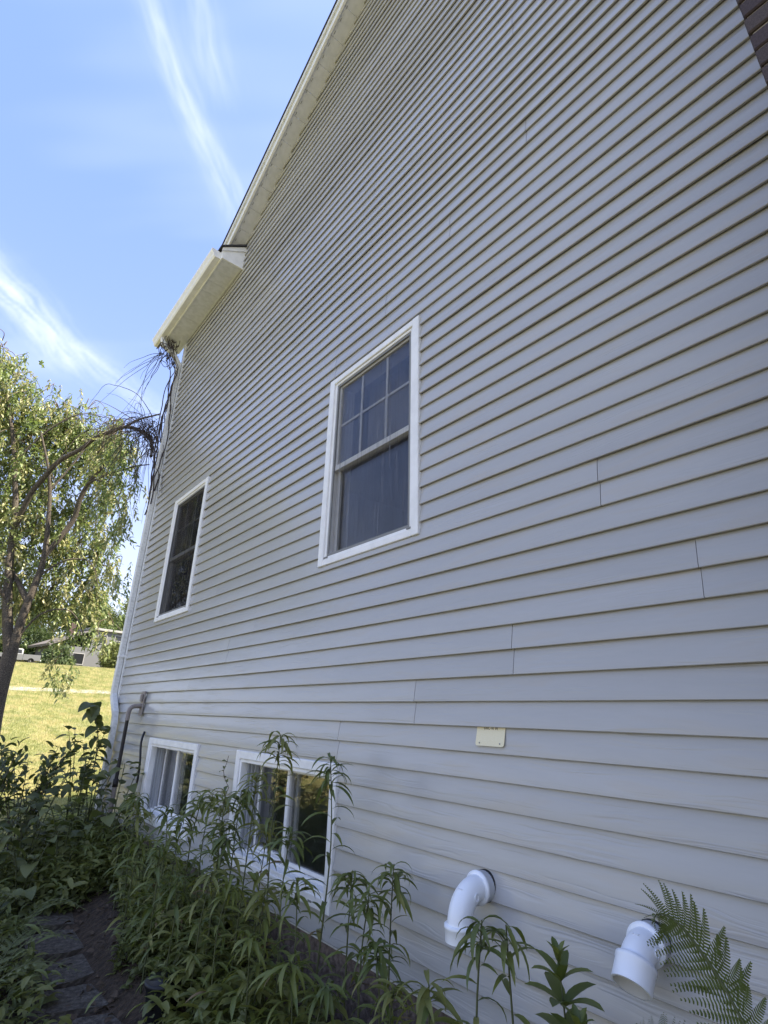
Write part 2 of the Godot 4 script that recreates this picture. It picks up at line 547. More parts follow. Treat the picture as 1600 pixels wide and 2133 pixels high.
func casing(win: Node, x0: float, x1: float, y0: float, y1: float, wl: float, wt: float, wb: float) -> void:
	# picture-frame casing with a stepped profile: outer band and a thinner inner bead
	var z0 := WALL_Z - 0.02
	var zt := WALL_Z + 0.030
	part("casing", box_mesh(Vector3(x0, y0, z0), Vector3(x0 + wl * 0.72, y1, zt), 0.004), M.white, win)
	part("casing", box_mesh(Vector3(x1 - wl * 0.72, y0, z0), Vector3(x1, y1, zt), 0.004), M.white, win)
	part("casing", box_mesh(Vector3(x0 + wl * 0.72, y1 - wt * 0.7, z0), Vector3(x1 - wl * 0.72, y1 - 0.0005, zt - 0.002), 0.004), M.white, win)
	part("sill", box_mesh(Vector3(x0 + wl * 0.72, y0 + 0.0005, z0), Vector3(x1 - wl * 0.72, y0 + wb * 0.72, zt - 0.002), 0.004), M.white, win)
	var st := mb()
	var xi0 := x0 + wl * 0.72
	var xi1 := x1 - wl * 0.72
	var yi0 := y0 + wb * 0.72
	var yi1 := y1 - wt * 0.7
	var zb := zt - 0.012
	cbox(st, Vector3((xi0 + x0 + wl) * 0.5, (yi0 + yi1) * 0.5, (z0 + zb) * 0.5), Vector3(x0 + wl - xi0, yi1 - yi0, zb - z0), 0.003)
	cbox(st, Vector3((xi1 + x1 - wl) * 0.5, (yi0 + yi1) * 0.5, (z0 + zb) * 0.5), Vector3(xi1 - x1 + wl, yi1 - yi0, zb - z0), 0.003)
	cbox(st, Vector3((x0 + x1) * 0.5, (yi1 + y1 - wt) * 0.5, (z0 + zb - 0.001) * 0.5), Vector3(x1 - x0 - 2.0 * wl, yi1 - y1 + wt, zb - 0.001 - z0), 0.003)
	cbox(st, Vector3((x0 + x1) * 0.5, (yi0 + y0 + wb) * 0.5, (z0 + zb - 0.001) * 0.5), Vector3(x1 - x0 - 2.0 * wl, y0 + wb - yi0, zb - 0.001 - z0), 0.003)
	part("frame_bead", done(st), M.white, win)
	# reveal behind the casing
	var rv := mb()
	var d := 0.13
	var zr := z0 - d * 0.5
	cbox(rv, Vector3(x0 + wl - 0.012, (y0 + y1) * 0.5, zr), Vector3(0.02, y1 - y0 - 0.06, d), 0.002)
	cbox(rv, Vector3(x1 - wl + 0.012, (y0 + y1) * 0.5, zr), Vector3(0.02, y1 - y0 - 0.06, d), 0.002)
	cbox(rv, Vector3((x0 + x1) * 0.5, y1 - wt + 0.012, zr), Vector3(x1 - x0 - 0.06, 0.02, d - 0.002), 0.002)
	cbox(rv, Vector3((x0 + x1) * 0.5, y0 + wb - 0.012, zr), Vector3(x1 - x0 - 0.06, 0.02, d - 0.002), 0.002)
	part("jamb", done(rv), M.white, win)

func rect_frame(x0: float, x1: float, y0: float, y1: float, z: float, w: float, d: float) -> ArrayMesh:
	var st := mb()
	cbox(st, Vector3(x0 + w * 0.5, (y0 + y1) * 0.5, z), Vector3(w, y1 - y0, d))
	cbox(st, Vector3(x1 - w * 0.5, (y0 + y1) * 0.5, z), Vector3(w, y1 - y0, d))
	cbox(st, Vector3((x0 + x1) * 0.5, y1 - w * 0.5, z), Vector3(x1 - x0 - 2.0 * w, w, d - 0.003))
	cbox(st, Vector3((x0 + x1) * 0.5, y0 + w * 0.5, z), Vector3(x1 - x0 - 2.0 * w, w, d - 0.003))
	return done(st)

func glazing(x0: float, x1: float, y0: float, y1: float, z: float, win: Node) -> void:
	for i in 2:    # sealed double glazing: two sheets of 3 mm
		var zz := z - i * 0.015
		part("pane", box_mesh(Vector3(x0, y0, zz - 0.003), Vector3(x1, y1, zz), 0.0002), M.glass, win)

func pane(x0: float, x1: float, y0: float, y1: float, z: float, m: Material, called: String, win: Node) -> void:
	var st := SurfaceTool.new()
	st.begin(Mesh.PRIMITIVE_TRIANGLES)
	var c := [Vector3(x0, y0, z), Vector3(x0, y1, z), Vector3(x1, y1, z), Vector3(x1, y0, z)]
	var uv := [Vector2(0, 1), Vector2(0, 0), Vector2(1, 0), Vector2(1, 1)]
	for q in [0, 1, 2, 0, 2, 3]:
		st.set_normal(Vector3.BACK)
		st.set_uv(uv[q])
		st.add_vertex(c[q])
	part(called, st.commit(), m, win)

func double_hung(house: Node, h: Array, label: String) -> void:
	var win := hub("window", house)
	win.set_meta("label", label)
	var wl := 0.082
	var x0: float = h[0]
	var x1: float = h[1]
	var y0: float = h[2]
	var y1: float = h[3]
	casing(win, x0, x1, y0, y1, wl, 0.068, 0.062)
	var a := x0 + wl
	var b := x1 - wl
	var lo := y0 + 0.062
	var hi := y1 - 0.068
	var mid := lo + (hi - lo) * 0.482
	part("upper_sash", rect_frame(a, b, mid - 0.02, hi, WALL_Z - 0.015, 0.032, 0.03), M.white, win)
	part("lower_sash", rect_frame(a, b, lo, mid + 0.02, WALL_Z - 0.044, 0.036, 0.026), M.white, win)
	part("meeting_rail", box_mesh(Vector3(a, mid - 0.019, WALL_Z + 0.0005), Vector3(b, mid + 0.019, WALL_Z + 0.004)), M.white, win)
	glazing(a + 0.03, b - 0.03, mid, hi - 0.03, WALL_Z - 0.010, win)
	glazing(a + 0.034, b - 0.034, lo + 0.034, mid, WALL_Z - 0.036, win)
	for t in [1.0 / 3.0, 2.0 / 3.0]:
		var x := lerpf(a, b, t)
		part("muntin", box_mesh(Vector3(x - 0.009, mid + 0.02, WALL_Z - 0.0235), Vector3(x + 0.009, hi - 0.032, WALL_Z - 0.0155), 0.002), M.white, win)
	var ym := (mid + hi) * 0.5
	part("muntin", box_mesh(Vector3(a + 0.032, ym - 0.009, WALL_Z - 0.0230), Vector3(b - 0.032, ym + 0.009, WALL_Z - 0.0150), 0.002), M.white, win)
	part("screen_frame", rect_frame(a + 0.002, b - 0.002, lo + 0.002, hi - 0.002, WALL_Z + 0.010, 0.016, 0.008), M.screen_frame, win)
	pane(a + 0.017, b - 0.017, lo + 0.017, hi - 0.017, WALL_Z + 0.010, M.screen_dusty if x0 < -5.0 else M.screen, "insect_screen", win)
	for x in [a - 0.03, b - 0.02]:
		part("screen_clip", box_mesh(Vector3(x, lo - 0.012, WALL_Z + 0.017), Vector3(x + 0.05, lo - 0.002, WALL_Z + 0.024), 0.002), M.screen_frame, win)
	part("curtain", box_mesh(Vector3(a, mid + 0.25, WALL_Z - 0.30), Vector3(b, hi + 0.1, WALL_Z - 0.285)), M.drywall, win)

func slider(house: Node, h: Array, label: String) -> void:
	var win := hub("window", house)
	win.set_meta("label", label)
	var x0: float = h[0]
	var x1: float = h[1]
	var y0: float = h[2]
	var y1: float = h[3]
	casing(win, x0, x1, y0, y1, 0.075, 0.075, 0.080)
	var a := x0 + 0.075
	var b := x1 - 0.075
	var lo := y0 + 0.080
	var hi := y1 - 0.075
	var xm := (a + b) * 0.5
	for i in 3:    # the ribbed track of the left jamb
		part("track", box_mesh(Vector3(a + 0.004 + i * 0.022, lo, WALL_Z - 0.05 - i * 0.022), Vector3(a + 0.016 + i * 0.022, hi, WALL_Z - 0.03 - i * 0.016), 0.002), M.track, win)
	for i in 2:
		part("track", box_mesh(Vector3(a, lo - 0.002 + i * 0.012, WALL_Z - 0.07 - i * 0.03), Vector3(b, lo + 0.010 + i * 0.012, WALL_Z - 0.045 - i * 0.03), 0.002), M.white, win)
	part("sash", rect_frame(a + 0.05, xm + 0.03, lo + 0.012, hi, WALL_Z - 0.115, 0.026, 0.024), M.white, win)
	part("sash", rect_frame(xm - 0.022, b, lo + 0.010, hi, WALL_Z - 0.080, 0.024, 0.024), M.white, win)
	part("mullion", box_mesh(Vector3(xm - 0.018, lo, WALL_Z - 0.064), Vector3(xm + 0.012, hi, WALL_Z - 0.046), 0.004), M.white, win)
	glazing(a + 0.074, xm + 0.006, lo + 0.036, hi - 0.024, WALL_Z - 0.106, win)
	glazing(xm + 0.002, b - 0.024, lo + 0.034, hi - 0.024, WALL_Z - 0.071, win)
	for i in 3:
		var cx := a + 0.06 + i * 0.028
		part("curtain_fold", box_mesh(Vector3(cx, lo - 0.05, WALL_Z - 0.22 - 0.012 * (i % 2)), Vector3(cx + 0.026, hi + 0.06, WALL_Z - 0.20 - 0.012 * (i % 2)), 0.008), M.curtain, win)
	part("weep_slot", box_mesh(Vector3(x1 - 0.20, y0 + 0.018, WALL_Z + 0.026), Vector3(x1 - 0.165, y0 + 0.028, WALL_Z + 0.0295), 0.001), M.screen_frame, win)

func rake_y(x: float) -> float:
	return 7.316 + RAKE_SLOPE * (x + 5.407)

func build_house() -> void:
	var house := thing("house", "two-storey house with pale grey horizontal vinyl siding and white window trim", "house", Vector3.ZERO)
	# gable wall behind the siding, in thick pieces around the window openings
	var st := mb()
	var ys := [-0.9, 0.70, 1.325, 2.552, 3.968, 6.90]
	for b in ys.size() - 1:
		var xs := [-7.28]
		for h in HOLES:
			if h[2] + 0.03 < ys[b + 1] - 0.01 and h[3] - 0.03 > ys[b] + 0.01:
				xs.append(h[0] + 0.03)
				xs.append(h[1] - 0.03)
		xs.append(8.7)
		xs.sort()
		for i in range(0, xs.size(), 2):
			cbox(st, Vector3((xs[i] + xs[i + 1]) * 0.5, (ys[b] + ys[b + 1]) * 0.5, WALL_Z - 0.061), Vector3(xs[i + 1] - xs[i], ys[b + 1] - ys[b] - 0.0005, 0.12), 0.0001)
	prism(st, [Vector2(-7.28, 6.9), Vector2(-7.28, 7.0), Vector2(-5.9, 7.02), Vector2(0.7, 10.85), Vector2(8.7, 6.9)], Vector3(0, 0, WALL_Z - 0.121), Vector3.RIGHT, Vector3.UP, Vector3(0, 0, 0.12))
	var wall := part("gable_wall", done(st), M.siding_b, house)
	build_siding(wall)
	# other walls, floors and roof close the volume
	var body := mb()
	cbox(body, Vector3(-7.20, 3.0, -7.0), Vector3(0.15, 7.9, 10.0), 0.001)
	cbox(body, Vector3(8.62, 3.0, -7.0), Vector3(0.15, 7.9, 10.0), 0.001)
	cbox(body, Vector3(0.7, 4.0, -12.05), Vector3(16.0, 9.8, 0.12), 0.001)
	part("side_wall", done(body), M.siding_b, house)
	var fl := mb()
	for y in [-0.85, 1.50, 4.20, 6.80]:
		cbox(fl, Vector3(0.7, y, -7.0), Vector3(15.6, 0.14, 9.9), 0.001)
	cbox(fl, Vector3(-4.2, 1.5, -5.6), Vector3(0.1, 4.5, 7.0), 0.001)
	cbox(fl, Vector3(0.7, 2.5, -5.2), Vector3(15.6, 7.0, 0.1), 0.001)
	part("inner_floor", done(fl), M.drywall, house)
	# foundation, set back under the siding
	part("foundation", box_mesh(Vector3(-7.26, -0.9, WALL_Z - 0.02), Vector3(8.6, COURSE_Y0 - 11 * COURSE - 0.006, WALL_Z - 0.0005), 0.001), M.concrete, house)
	part("starter_strip", box_mesh(Vector3(-7.27, COURSE_Y0 - 11 * COURSE - 0.016, WALL_Z), Vector3(8.6, COURSE_Y0 - 11 * COURSE - 0.004, WALL_Z + 0.008), 0.001), M.post, house)
	# corner post
	var cp := mb()
	cbox(cp, Vector3(-7.258, 3.72, WALL_Z + 0.014), Vector3(0.090, 6.36, 0.028), 0.004)
	cbox(cp, Vector3(-7.288, 3.72, WALL_Z - 0.045), Vector3(0.024, 6.36, 0.088), 0.004)
	part("corner_post", done(cp), M.post, house)
	double_hung(house, HOLES[0], "double-hung window with six-pane grille, nearer upper window")
	double_hung(house, HOLES[1], "double-hung window near the downspout corner")
	slider(house, HOLES[2], "white sliding basement window behind the tall weeds")
	slider(house, HOLES[3], "white sliding basement window nearest the house corner")
	build_eaves(house)
	build_chimney(house)

func build_eaves(house: Node) -> void:
	# the eave return: soffit panels, end face, little shingled roof, gutter
	var ret := hub("eave_return", house)
	var xr := -5.33
	var xl := -7.62
	var yb := 6.935
	var dep := 0.275
	var n := 10
	for i in n:
		var a := lerpf(xl, xr, float(i) / n)
		var b := lerpf(xl, xr, float(i + 1) / n)
		part("soffit_panel", box_mesh(Vector3(a + 0.0008, yb, WALL_Z + 0.002), Vector3(b - 0.0008, yb + 0.012, WALL_Z + dep), 0.003), M.soffit, ret)
	part("soffit_backing", box_mesh(Vector3(xl, yb + 0.013, WALL_Z + 0.001), Vector3(xr, yb + 0.03, WALL_Z + dep), 0.001), M.soffit, ret)
	part("soffit_channel", box_mesh(Vector3(xl, yb - 0.008, WALL_Z + 0.019), Vector3(xr, yb - 0.001, WALL_Z + 0.038), 0.002), M.soffit, ret)
	part("fascia", box_mesh(Vector3(xl, yb - 0.006, WALL_Z + dep + 0.001), Vector3(xr, yb + 0.14, WALL_Z + dep + 0.02), 0.003), M.white, ret)
	var e := mb()
	prism(e, [Vector2(0.0, yb - 0.006), Vector2(dep + 0.018, yb - 0.006), Vector2(dep + 0.018, yb + 0.13), Vector2(0.0, yb + 0.355)], Vector3(xr + 0.001, 0, WALL_Z), Vector3.BACK, Vector3.UP, Vector3(0.02, 0, 0))
	part("end_panel", done(e), M.white, ret)
	var e2 := mb()
	prism(e2, [Vector2(0.0, yb + 0.285), Vector2(dep + 0.03, yb + 0.10), Vector2(dep + 0.03, yb + 0.15), Vector2(0.0, yb + 0.365)], Vector3(xr + 0.012, 0, WALL_Z), Vector3.BACK, Vector3.UP, Vector3(0.022, 0, 0))
	part("end_trim", done(e2), M.white, ret)
	var e3 := mb()
	prism(e3, [Vector2(dep + 0.06, yb + 0.138), Vector2(dep + 0.06, yb + 0.152), Vector2(0.0, yb + 0.40), Vector2(0.0, yb + 0.370)], Vector3(xl - 0.02, 0, WALL_Z), Vector3.BACK, Vector3.UP, Vector3(xr - xl + 0.075, 0, 0))
	part("shingle_roof", done(e3), M.shingle, ret)
	var cap := mb()
	prism(cap, [Vector2(-7.7, 7.05), Vector2(-5.2, 7.28), Vector2(-5.2, 7.34), Vector2(-7.7, 7.11)], Vector3(0, 0, -12.2), Vector3.RIGHT, Vector3.UP, Vector3(0, 0, 10.2))
	part("upper_roof", done(cap), M.shingle, ret)
	# K-style gutter swept along x
	var g := mb()
	var gx0 := -7.69
	var gx1 := -5.36
	var o := WALL_Z + dep + 0.021
	var prof := [Vector2(0.0, 7.045), Vector2(0.0, 6.945), Vector2(0.07, 6.942), Vector2(0.088, 6.965), Vector2(0.094, 6.99), Vector2(0.118, 7.03), Vector2(0.122, 7.052), Vector2(0.112, 7.056)]
	for i in prof.size() - 1:
		var a: Vector2 = prof[i]
		var b: Vector2 = prof[i + 1]
		var nrm := Vector3(0, -(b.x - a.x), (b.y - a.y))
		if i == 0: nrm = Vector3.FORWARD
		quad(g, Vector3(gx0, a.y, o + a.x), Vector3(gx1, a.y, o + a.x), Vector3(gx1, b.y, o + b.x), Vector3(gx0, b.y, o + b.x), nrm)
		var ia := a.lerp(Vector2(0.055, 7.06), 0.04)
		var ib := b.lerp(Vector2(0.055, 7.06), 0.04)
		quad(g, Vector3(gx0, ia.y, o + ia.x), Vector3(gx1, ia.y, o + ia.x), Vector3(gx1, ib.y, o + ib.x), Vector3(gx0, ib.y, o + ib.x), -nrm)
	for x in [gx0, gx1]:
		prism(g, prof, Vector3(x - 0.002, 0, o), Vector3.BACK, Vector3.UP, Vector3(0.004, 0, 0))
	part("gutter", done(g), M.white, ret)
	# rake: soffit panels, fascia, crown strip, shingle edge along the slope
	var rk := hub("rake", house)
	var dir := Vector3(1, RAKE_SLOPE, 0).normalized()
	var nor := Vector3(-RAKE_SLOPE, 1, 0).normalized()
	var bas := Basis(dir, nor, Vector3.BACK)
	var start := Vector3(-5.70, rake_y(-5.70), 0)
	var length := Vector2(0.7 + 5.70, 10.85 - rake_y(-5.70)).length()
	var np := 26
	for i in np:
		var c := start + dir * (length * (i + 0.5) / np) + nor * 0.006 + Vector3(0, 0, WALL_Z + 0.09)
		var b := mb()
		cbox(b, c, Vector3(length / np - 0.0015, 0.012, 0.176), 0.003, bas)
		part("soffit_panel", done(b), M.soffit, rk)
	var mids := start + dir * length * 0.5
	for spec in [["fascia", 0.060, 0.145, 0.188, 0.020, M.post], ["fascia_lip", -0.008, 0.018, 0.196, 0.030, M.white], ["crown_strip", 0.165, 0.060, 0.205, 0.034, M.post], ["shingle_edge", 0.208, 0.020, 0.150, 0.170, M.shingle]]:
		var b := mb()
		cbox(b, mids + nor * float(spec[1]) + Vector3(0, 0, WALL_Z + float(spec[3])), Vector3(length, spec[2], spec[4]), 0.004, bas)
		part(spec[0], done(b), spec[5], rk)
	var vent := mb()
	for i in 60:
		cbox(vent, start + dir * (length * (i + 0.4) / 60.0) - nor * 0.0005 + Vector3(0, 0, WALL_Z + 0.152), Vector3(0.035, 0.003, 0.006), 0.0005, bas)
	var vp := part("vent_slots", done(vent), M.screen_frame, rk)
	vp.set_meta("kind", "stuff")
	for sgn in [-1.0, 1.0]:
		var rf := mb()
		var d2 := Vector3(-sgn, 0, 0) * 1.0
		var far := Vector3(0.7 + sgn * 6.2, 10.85 - RAKE_SLOPE * 6.2, 0) if sgn < 0.0 else Vector3(9.1, 10.85 - RAKE_SLOPE * 8.4, 0)
		var top := Vector3(0.7, 10.85, 0)
		var nn := Vector3(sgn * RAKE_SLOPE, 1, 0).normalized()
		var a := far + nn * 0.06
		var b := top + nn * 0.06
		prism(rf, [Vector2(a.x, a.y), Vector2(b.x, b.y), Vector2(b.x, b.y) + Vector2(nn.x, nn.y) * 0.12, Vector2(a.x, a.y) + Vector2(nn.x, nn.y) * 0.12], Vector3(0, 0, -12.3), Vector3.RIGHT, Vector3.UP, Vector3(0, 0, 12.3 + WALL_Z + 0.06))
		part("main_roof", done(rf), M.shingle, house)
	# downspout: out of the gutter, back to the wall, down the corner, a kick at the foot
	var dn := hub("downspout", house)
	var path := [wall_p(-7.40, 6.95, 0.33), wall_p(-7.39, 6.86, 0.32), wall_p(-7.31, 6.66, 0.14), wall_p(-7.275, 6.52, 0.062), wall_p(-7.285, 4.2, 0.062), wall_p(-7.295, 1.86, 0.062), wall_p(-7.28, 1.76, 0.062), wall_p(-7.05, 1.56, 0.062), wall_p(-7.02, 1.46, 0.062), wall_p(-7.0, 0.35, 0.062)]
	var ds := mb()
	var rg := []
	for i in path.size():
		var d: Vector3 = (path[mini(i + 1, path.size() - 1)] - path[maxi(i - 1, 0)]).normalized()
		var s := Vector3.RIGHT - d * d.dot(Vector3.RIGHT)
		s = s.normalized()
		var t := d.cross(s)
		var ring := []
		for q in [[-1, -0.8], [-0.8, -1], [0.8, -1], [1, -0.8], [1, 0.8], [0.8, 1], [0.25, 1], [0.15, 0.86], [-0.15, 0.86], [-0.25, 1], [-0.8, 1], [-1, 0.8]]:
			ring.append(path[i] + s * 0.040 * q[0] + t * 0.030 * q[1])
		rg.append(ring)
	for i in path.size() - 1:
		for q in 12:
			quad(ds, rg[i][q], rg[i][(q + 1) % 12], rg[i + 1][(q + 1) % 12], rg[i + 1][q], (rg[i][q] + rg[i][(q + 1) % 12]) * 0.5 - path[i])
	part("downpipe", done(ds), M.post, dn)
	for y in [2.2, 4.4, 6.2]:
		part("strap", box_mesh(wall_p(-7.335, y, 0.029), wall_p(-7.24, y + 0.03, 0.096), 0.003), M.white, dn)

func build_chimney(house: Node) -> void:
	var ch := hub("chimney", house)
	var zf := -1.262
	var x0 := CHIMNEY_X
	var x1 := 1.55
	part("mortar_core", box_mesh(Vector3(x0 + 0.008, -0.5, WALL_Z - 0.1), Vector3(x1 - 0.008, 12.2, zf - 0.008), 0.001), M.mortar, ch)
	var bh := 0.0577
	var pitch := 0.0677
	var meshes := []
	for v in 3:
		var st := mb()
		cbox(st, Vector3.ZERO, Vector3(0.193 - 0.002 * v, bh - 0.001 * v, 0.09), 0.004)
		meshes.append(done(st))
	var half := mb()
	cbox(half, Vector3.ZERO, Vector3(0.092, bh, 0.09), 0.004)
	var half_m := done(half)
	var rest := mb()
	for k in 180:
		var y := 0.0 + k * pitch
		var odd := k % 2 == 1
		var x := x0
		var col := 0
		while x < x1 - 0.02:
			var w := 0.092 if (odd and col == 0) else 0.193
			w = minf(w, x1 - x)
			var c := Vector3(x + w * 0.5, y + bh * 0.5, zf - 0.045 + rr(-0.0015, 0.0015))
			if y > 3.2 and y < 6.0 and x < x0 + 0.75 and w > 0.09:
				var m: Mesh = half_m if w < 0.1 else meshes[(k + col) % 3]
				if w < 0.1 or w > 0.19:
					part("brick", m, M.brick[rng.randi() % 5], ch, Transform3D(Basis(), c))
				else:
					cbox(rest, c, Vector3(w, bh, 0.09), 0.003)
			else:
				cbox(rest, c, Vector3(w - 0.001, bh, 0.09), 0.003)
			x += w + 0.010
			col += 1
		# return side facing the siding
		var z := zf - 0.10
		while z > WALL_Z + 0.03:
			cbox(rest, Vector3(x0 + 0.045, y + bh * 0.5, z - 0.0965 + (0.05 if odd else 0.0)), Vector3(0.09, bh, 0.193), 0.003)
			z -= 0.203
	var rs := part("brickwork", done(rest), M.brick[1], ch)
	rs.set_meta("kind", "stuff")

# ------------------------------------------------------------------ things on the wall
func elbow_pipe(called: String, label: String, x: float, y: float, angle: float, bend_r: float, stub: float, tail: float) -> void:
	var o := thing(called, label, "vent pipe", Vector3(x, y, WALL_Z + 0.017), "white elbow vent pipes on the siding")
	var r := 0.0445
	var pts := [Vector3(0, 0, -0.03), Vector3(0, 0, stub)]
	var c := Vector3(0, -bend_r, stub)
	var n := 14
	for i in range(1, n + 1):
		var a := angle * i / n
		pts.append(c + Vector3(0, cos(a) * bend_r, sin(a) * bend_r))
	var d := Vector3(0, -sin(angle), cos(angle))
	var last: Vector3 = pts[-1]
	pts.append(last + d * 0.012)
	var st := mb()
	tube(st, pts, taper(pts.size(), r, r), 32)
	part("elbow", done(st), M.pvc, o)
	var sk := mb()      # socket at the wall with its bead
	tube(sk, [Vector3(0, 0, -0.028), Vector3(0, 0, stub - 0.012), Vector3(0, 0, stub - 0.011), Vector3(0, 0, stub + 0.002), Vector3(0, 0, stub + 0.003)], [0.0515, 0.0525, 0.0565, 0.0565, 0.0440], 32, 0)
	part("socket", done(sk), M.pvc, o)
	var out := mb()
	var e: Vector3 = last
	tube(out, [e - d * 0.004, e - d * 0.003, e + d * 0.008, e + d * 0.010, e + d * tail], [0.0440, 0.0555, 0.0555, 0.0535, 0.0530], 32)
	tube(out, [e + d * tail, e + d * (tail + 0.0005)], [0.0530, 0.0475], 32, 2)
	part("outlet", done(out), M.pvc, o)
	var inn := mb()
	tube(inn, [e + d * tail, e + d * 0.006, e - d * 0.01], [0.0475, 0.0470, 0.0400], 32, 0, true)
	part("bore", done(inn), M.pvc_in, o)
	var sl := mb()
	tube(sl, [Vector3(0, 0, -0.012), Vector3(0, 0, -0.004), Vector3(0, 0, 0.001)], [0.0540, 0.0538, 0.0520], 24)
	part("sealant_ring", done(sl), M.seal, o)
	var mk := mb()      # moulded marks
	var am := angle * 0.45
	var pm: Vector3 = c + Vector3(0, cos(am), sin(am)) * (bend_r + 0.0)
	for i in 3:
		cbox(mk, pm + Vector3(-0.008 + i * 0.008, cos(am) * r, sin(am) * r), Vector3(0.004, 0.0025, 0.008), 0.0005)
	var rg := mb()
	var ar := angle * 0.35
	var pr: Vector3 = c + Vector3(0, cos(ar), sin(ar)) * bend_r
	var circ := []
	for i in 13: circ.append(pr + Vector3(r + 0.0005, cos(TAU * i / 12) * 0.012, sin(TAU * i / 12) * 0.010))
	tube(rg, circ, taper(13, 0.0022, 0.0022), 5)
	part("moulded_ring", done(rg), M.pvc, o)
	part("moulded_mark", done(mk), M.pvc, o)

func build_fixtures() -> void:
	elbow_pipe("vent_pipe", "white plastic elbow pipe pointing straight down, nearer the basement window", -1.612, 1.005, PI * 0.5, 0.100, 0.042, 0.048)
	elbow_pipe("vent_pipe", "white plastic elbow pipe with its open mouth tilted outward beside the fern", -0.968, 1.000, PI * 0.27, 0.085, 0.045, 0.062)
	# cream plate tucked under a siding butt edge
	var p := thing("name_plate", "small cream plate with dark lettering tucked under a siding edge", "plate", wall_p(-1.553, 1.530, 0.0))
	var base_y := -0.031
	var out := []
	var hw := 0.0745
	for q in [[-1, 1], [-1, -1], [1, -1], [1, 1]]:
		if q[1] > 0: out.append(Vector2(q[0] * hw, 0.052))
		else:
			for i in 4:
				var a := PI + PI * 0.5 * i / 3.0 if q[0] < 0 else PI * 1.5 + PI * 0.5 * i / 3.0
				out.append(Vector2(q[0] * (hw - 0.010) + cos(a) * 0.010, base_y + 0.010 + sin(a) * 0.010))
	var st := mb()
	var lean := Vector3(0, 1, -0.25).normalized()
	prism(st, out, Vector3(0, 0, 0.0158), Vector3.RIGHT, lean, Vector3(0, 0, 0.0022))
	part("plate", done(st), M.plate, p)
	var tm := TextMesh.new()
	tm.text = "URC-VI VI"
	tm.font_size = 16
	tm.pixel_size = 0.00105
	tm.depth = 0.0006
	part("lettering", tm, M.ink, p, Transform3D(Basis(Vector3.RIGHT, lean, Vector3(0, 0.25, 1).normalized()), lean * 0.0405 + Vector3(0, 0, 0.0184)))
	for sx in [-0.053, 0.053]:
		var sc := mb()
		tube(sc, [Vector3(sx, base_y + 0.012, 0.0215), Vector3(sx, base_y + 0.012, 0.0242), Vector3(sx, base_y + 0.012, 0.0246)], [0.0030, 0.0030, 0.0005], 8)
		part("rivet", done(sc), M.screen_frame, p)
	# service pipe with a wall flange by the corner
	var c := thing("service_pipe", "dark weathered pipe bending out of a wall flange down into the plants", "pipe", wall_p(-6.21, 1.66, 0.010))
	part("flange", box_mesh(Vector3(-0.055, -0.11, 0.018), Vector3(0.055, 0.13, 0.028), 0.004), M.pipe_grey, c)
	part("bracket", box_mesh(Vector3(-0.03, 0.03, 0.029), Vector3(0.03, 0.10, 0.048), 0.006), M.pipe_grey, c)
	var bend := [Vector3(0, -0.02, 0.02), Vector3(0, -0.02, 0.09), Vector3(0, -0.028, 0.115), Vector3(0, -0.05, 0.135), Vector3(0, -0.08, 0.142), Vector3(0, -0.16, 0.142)]
	var s1 := mb()
	tube(s1, bend, [0.022, 0.022, 0.022, 0.022, 0.022, 0.021], 16)
	part("bend", done(s1), M.pipe_grey, c)
	var s2 := mb()
	tube(s2, [Vector3(0, -0.14, 0.142), Vector3(0, -0.75, 0.142)], [0.0175, 0.0175], 16)
	tube(s2, [Vector3(0, -0.70, 0.142), Vector3(0, -0.702, 0.142), Vector3(0, -0.77, 0.142), Vector3(0, -0.772, 0.142)], [0.018, 0.026, 0.026, 0.018], 16)
	part("riser", done(s2), M.pipe_dark, c)
	var s3 := mb()
	tube(s3, [Vector3(0, -0.76, 0.142), Vector3(0, -1.5, 0.142)], [0.021, 0.021], 16)
	part("lower_pipe", done(s3), M.pipe_grey, c)
	var cb := mb()
	var cab := smooth_path([wall_p(-5.98, 1.40, 0.03), wall_p(-5.93, 1.30, 0.06), wall_p(-5.86, 1.12, 0.06), wall_p(-5.85, 0.95, 0.06), wall_p(-5.90, 0.75, 0.07), wall_p(-5.95, 0.3, 0.08)], 5)
	tube(cb, cab, taper(cab.size(), 0.011, 0.010), 8)
	var co := part("cable", done(cb), M.plastic_black, self)
	tag(co, "thin black cable curving down the siding beside the corner basement window", "cable")
	# a black nursery pot half hidden in the weeds
	var pot := thing("plant_pot", "black plastic plant pot half hidden at the path edge", "pot", Vector3(-3.18, gy(-3.18, -1.28), -1.28))
	var ps := mb()
	tube(ps, [Vector3(0, 0.0, 0), Vector3(0, 0.17, 0)], [0.065, 0.085], 20)
	part("pot_wall", done(ps), M.plastic_black, pot)
	var pr := mb()
	tube(pr, [Vector3(0, 0.155, 0), Vector3(0, 0.158, 0), Vector3(0, 0.178, 0), Vector3(0, 0.180, 0), Vector3(0, 0.175, 0)], [0.084, 0.092, 0.093, 0.089, 0.082], 20)
	part("rim", done(pr), M.plastic_black, pot)
	var pd := mb()
	tube(pd, [Vector3(0, 0.150, 0), Vector3(0, 0.152, 0)], [0.083, 0.001], 20)
	part("potting_soil", done(pd), M.soil, pot)

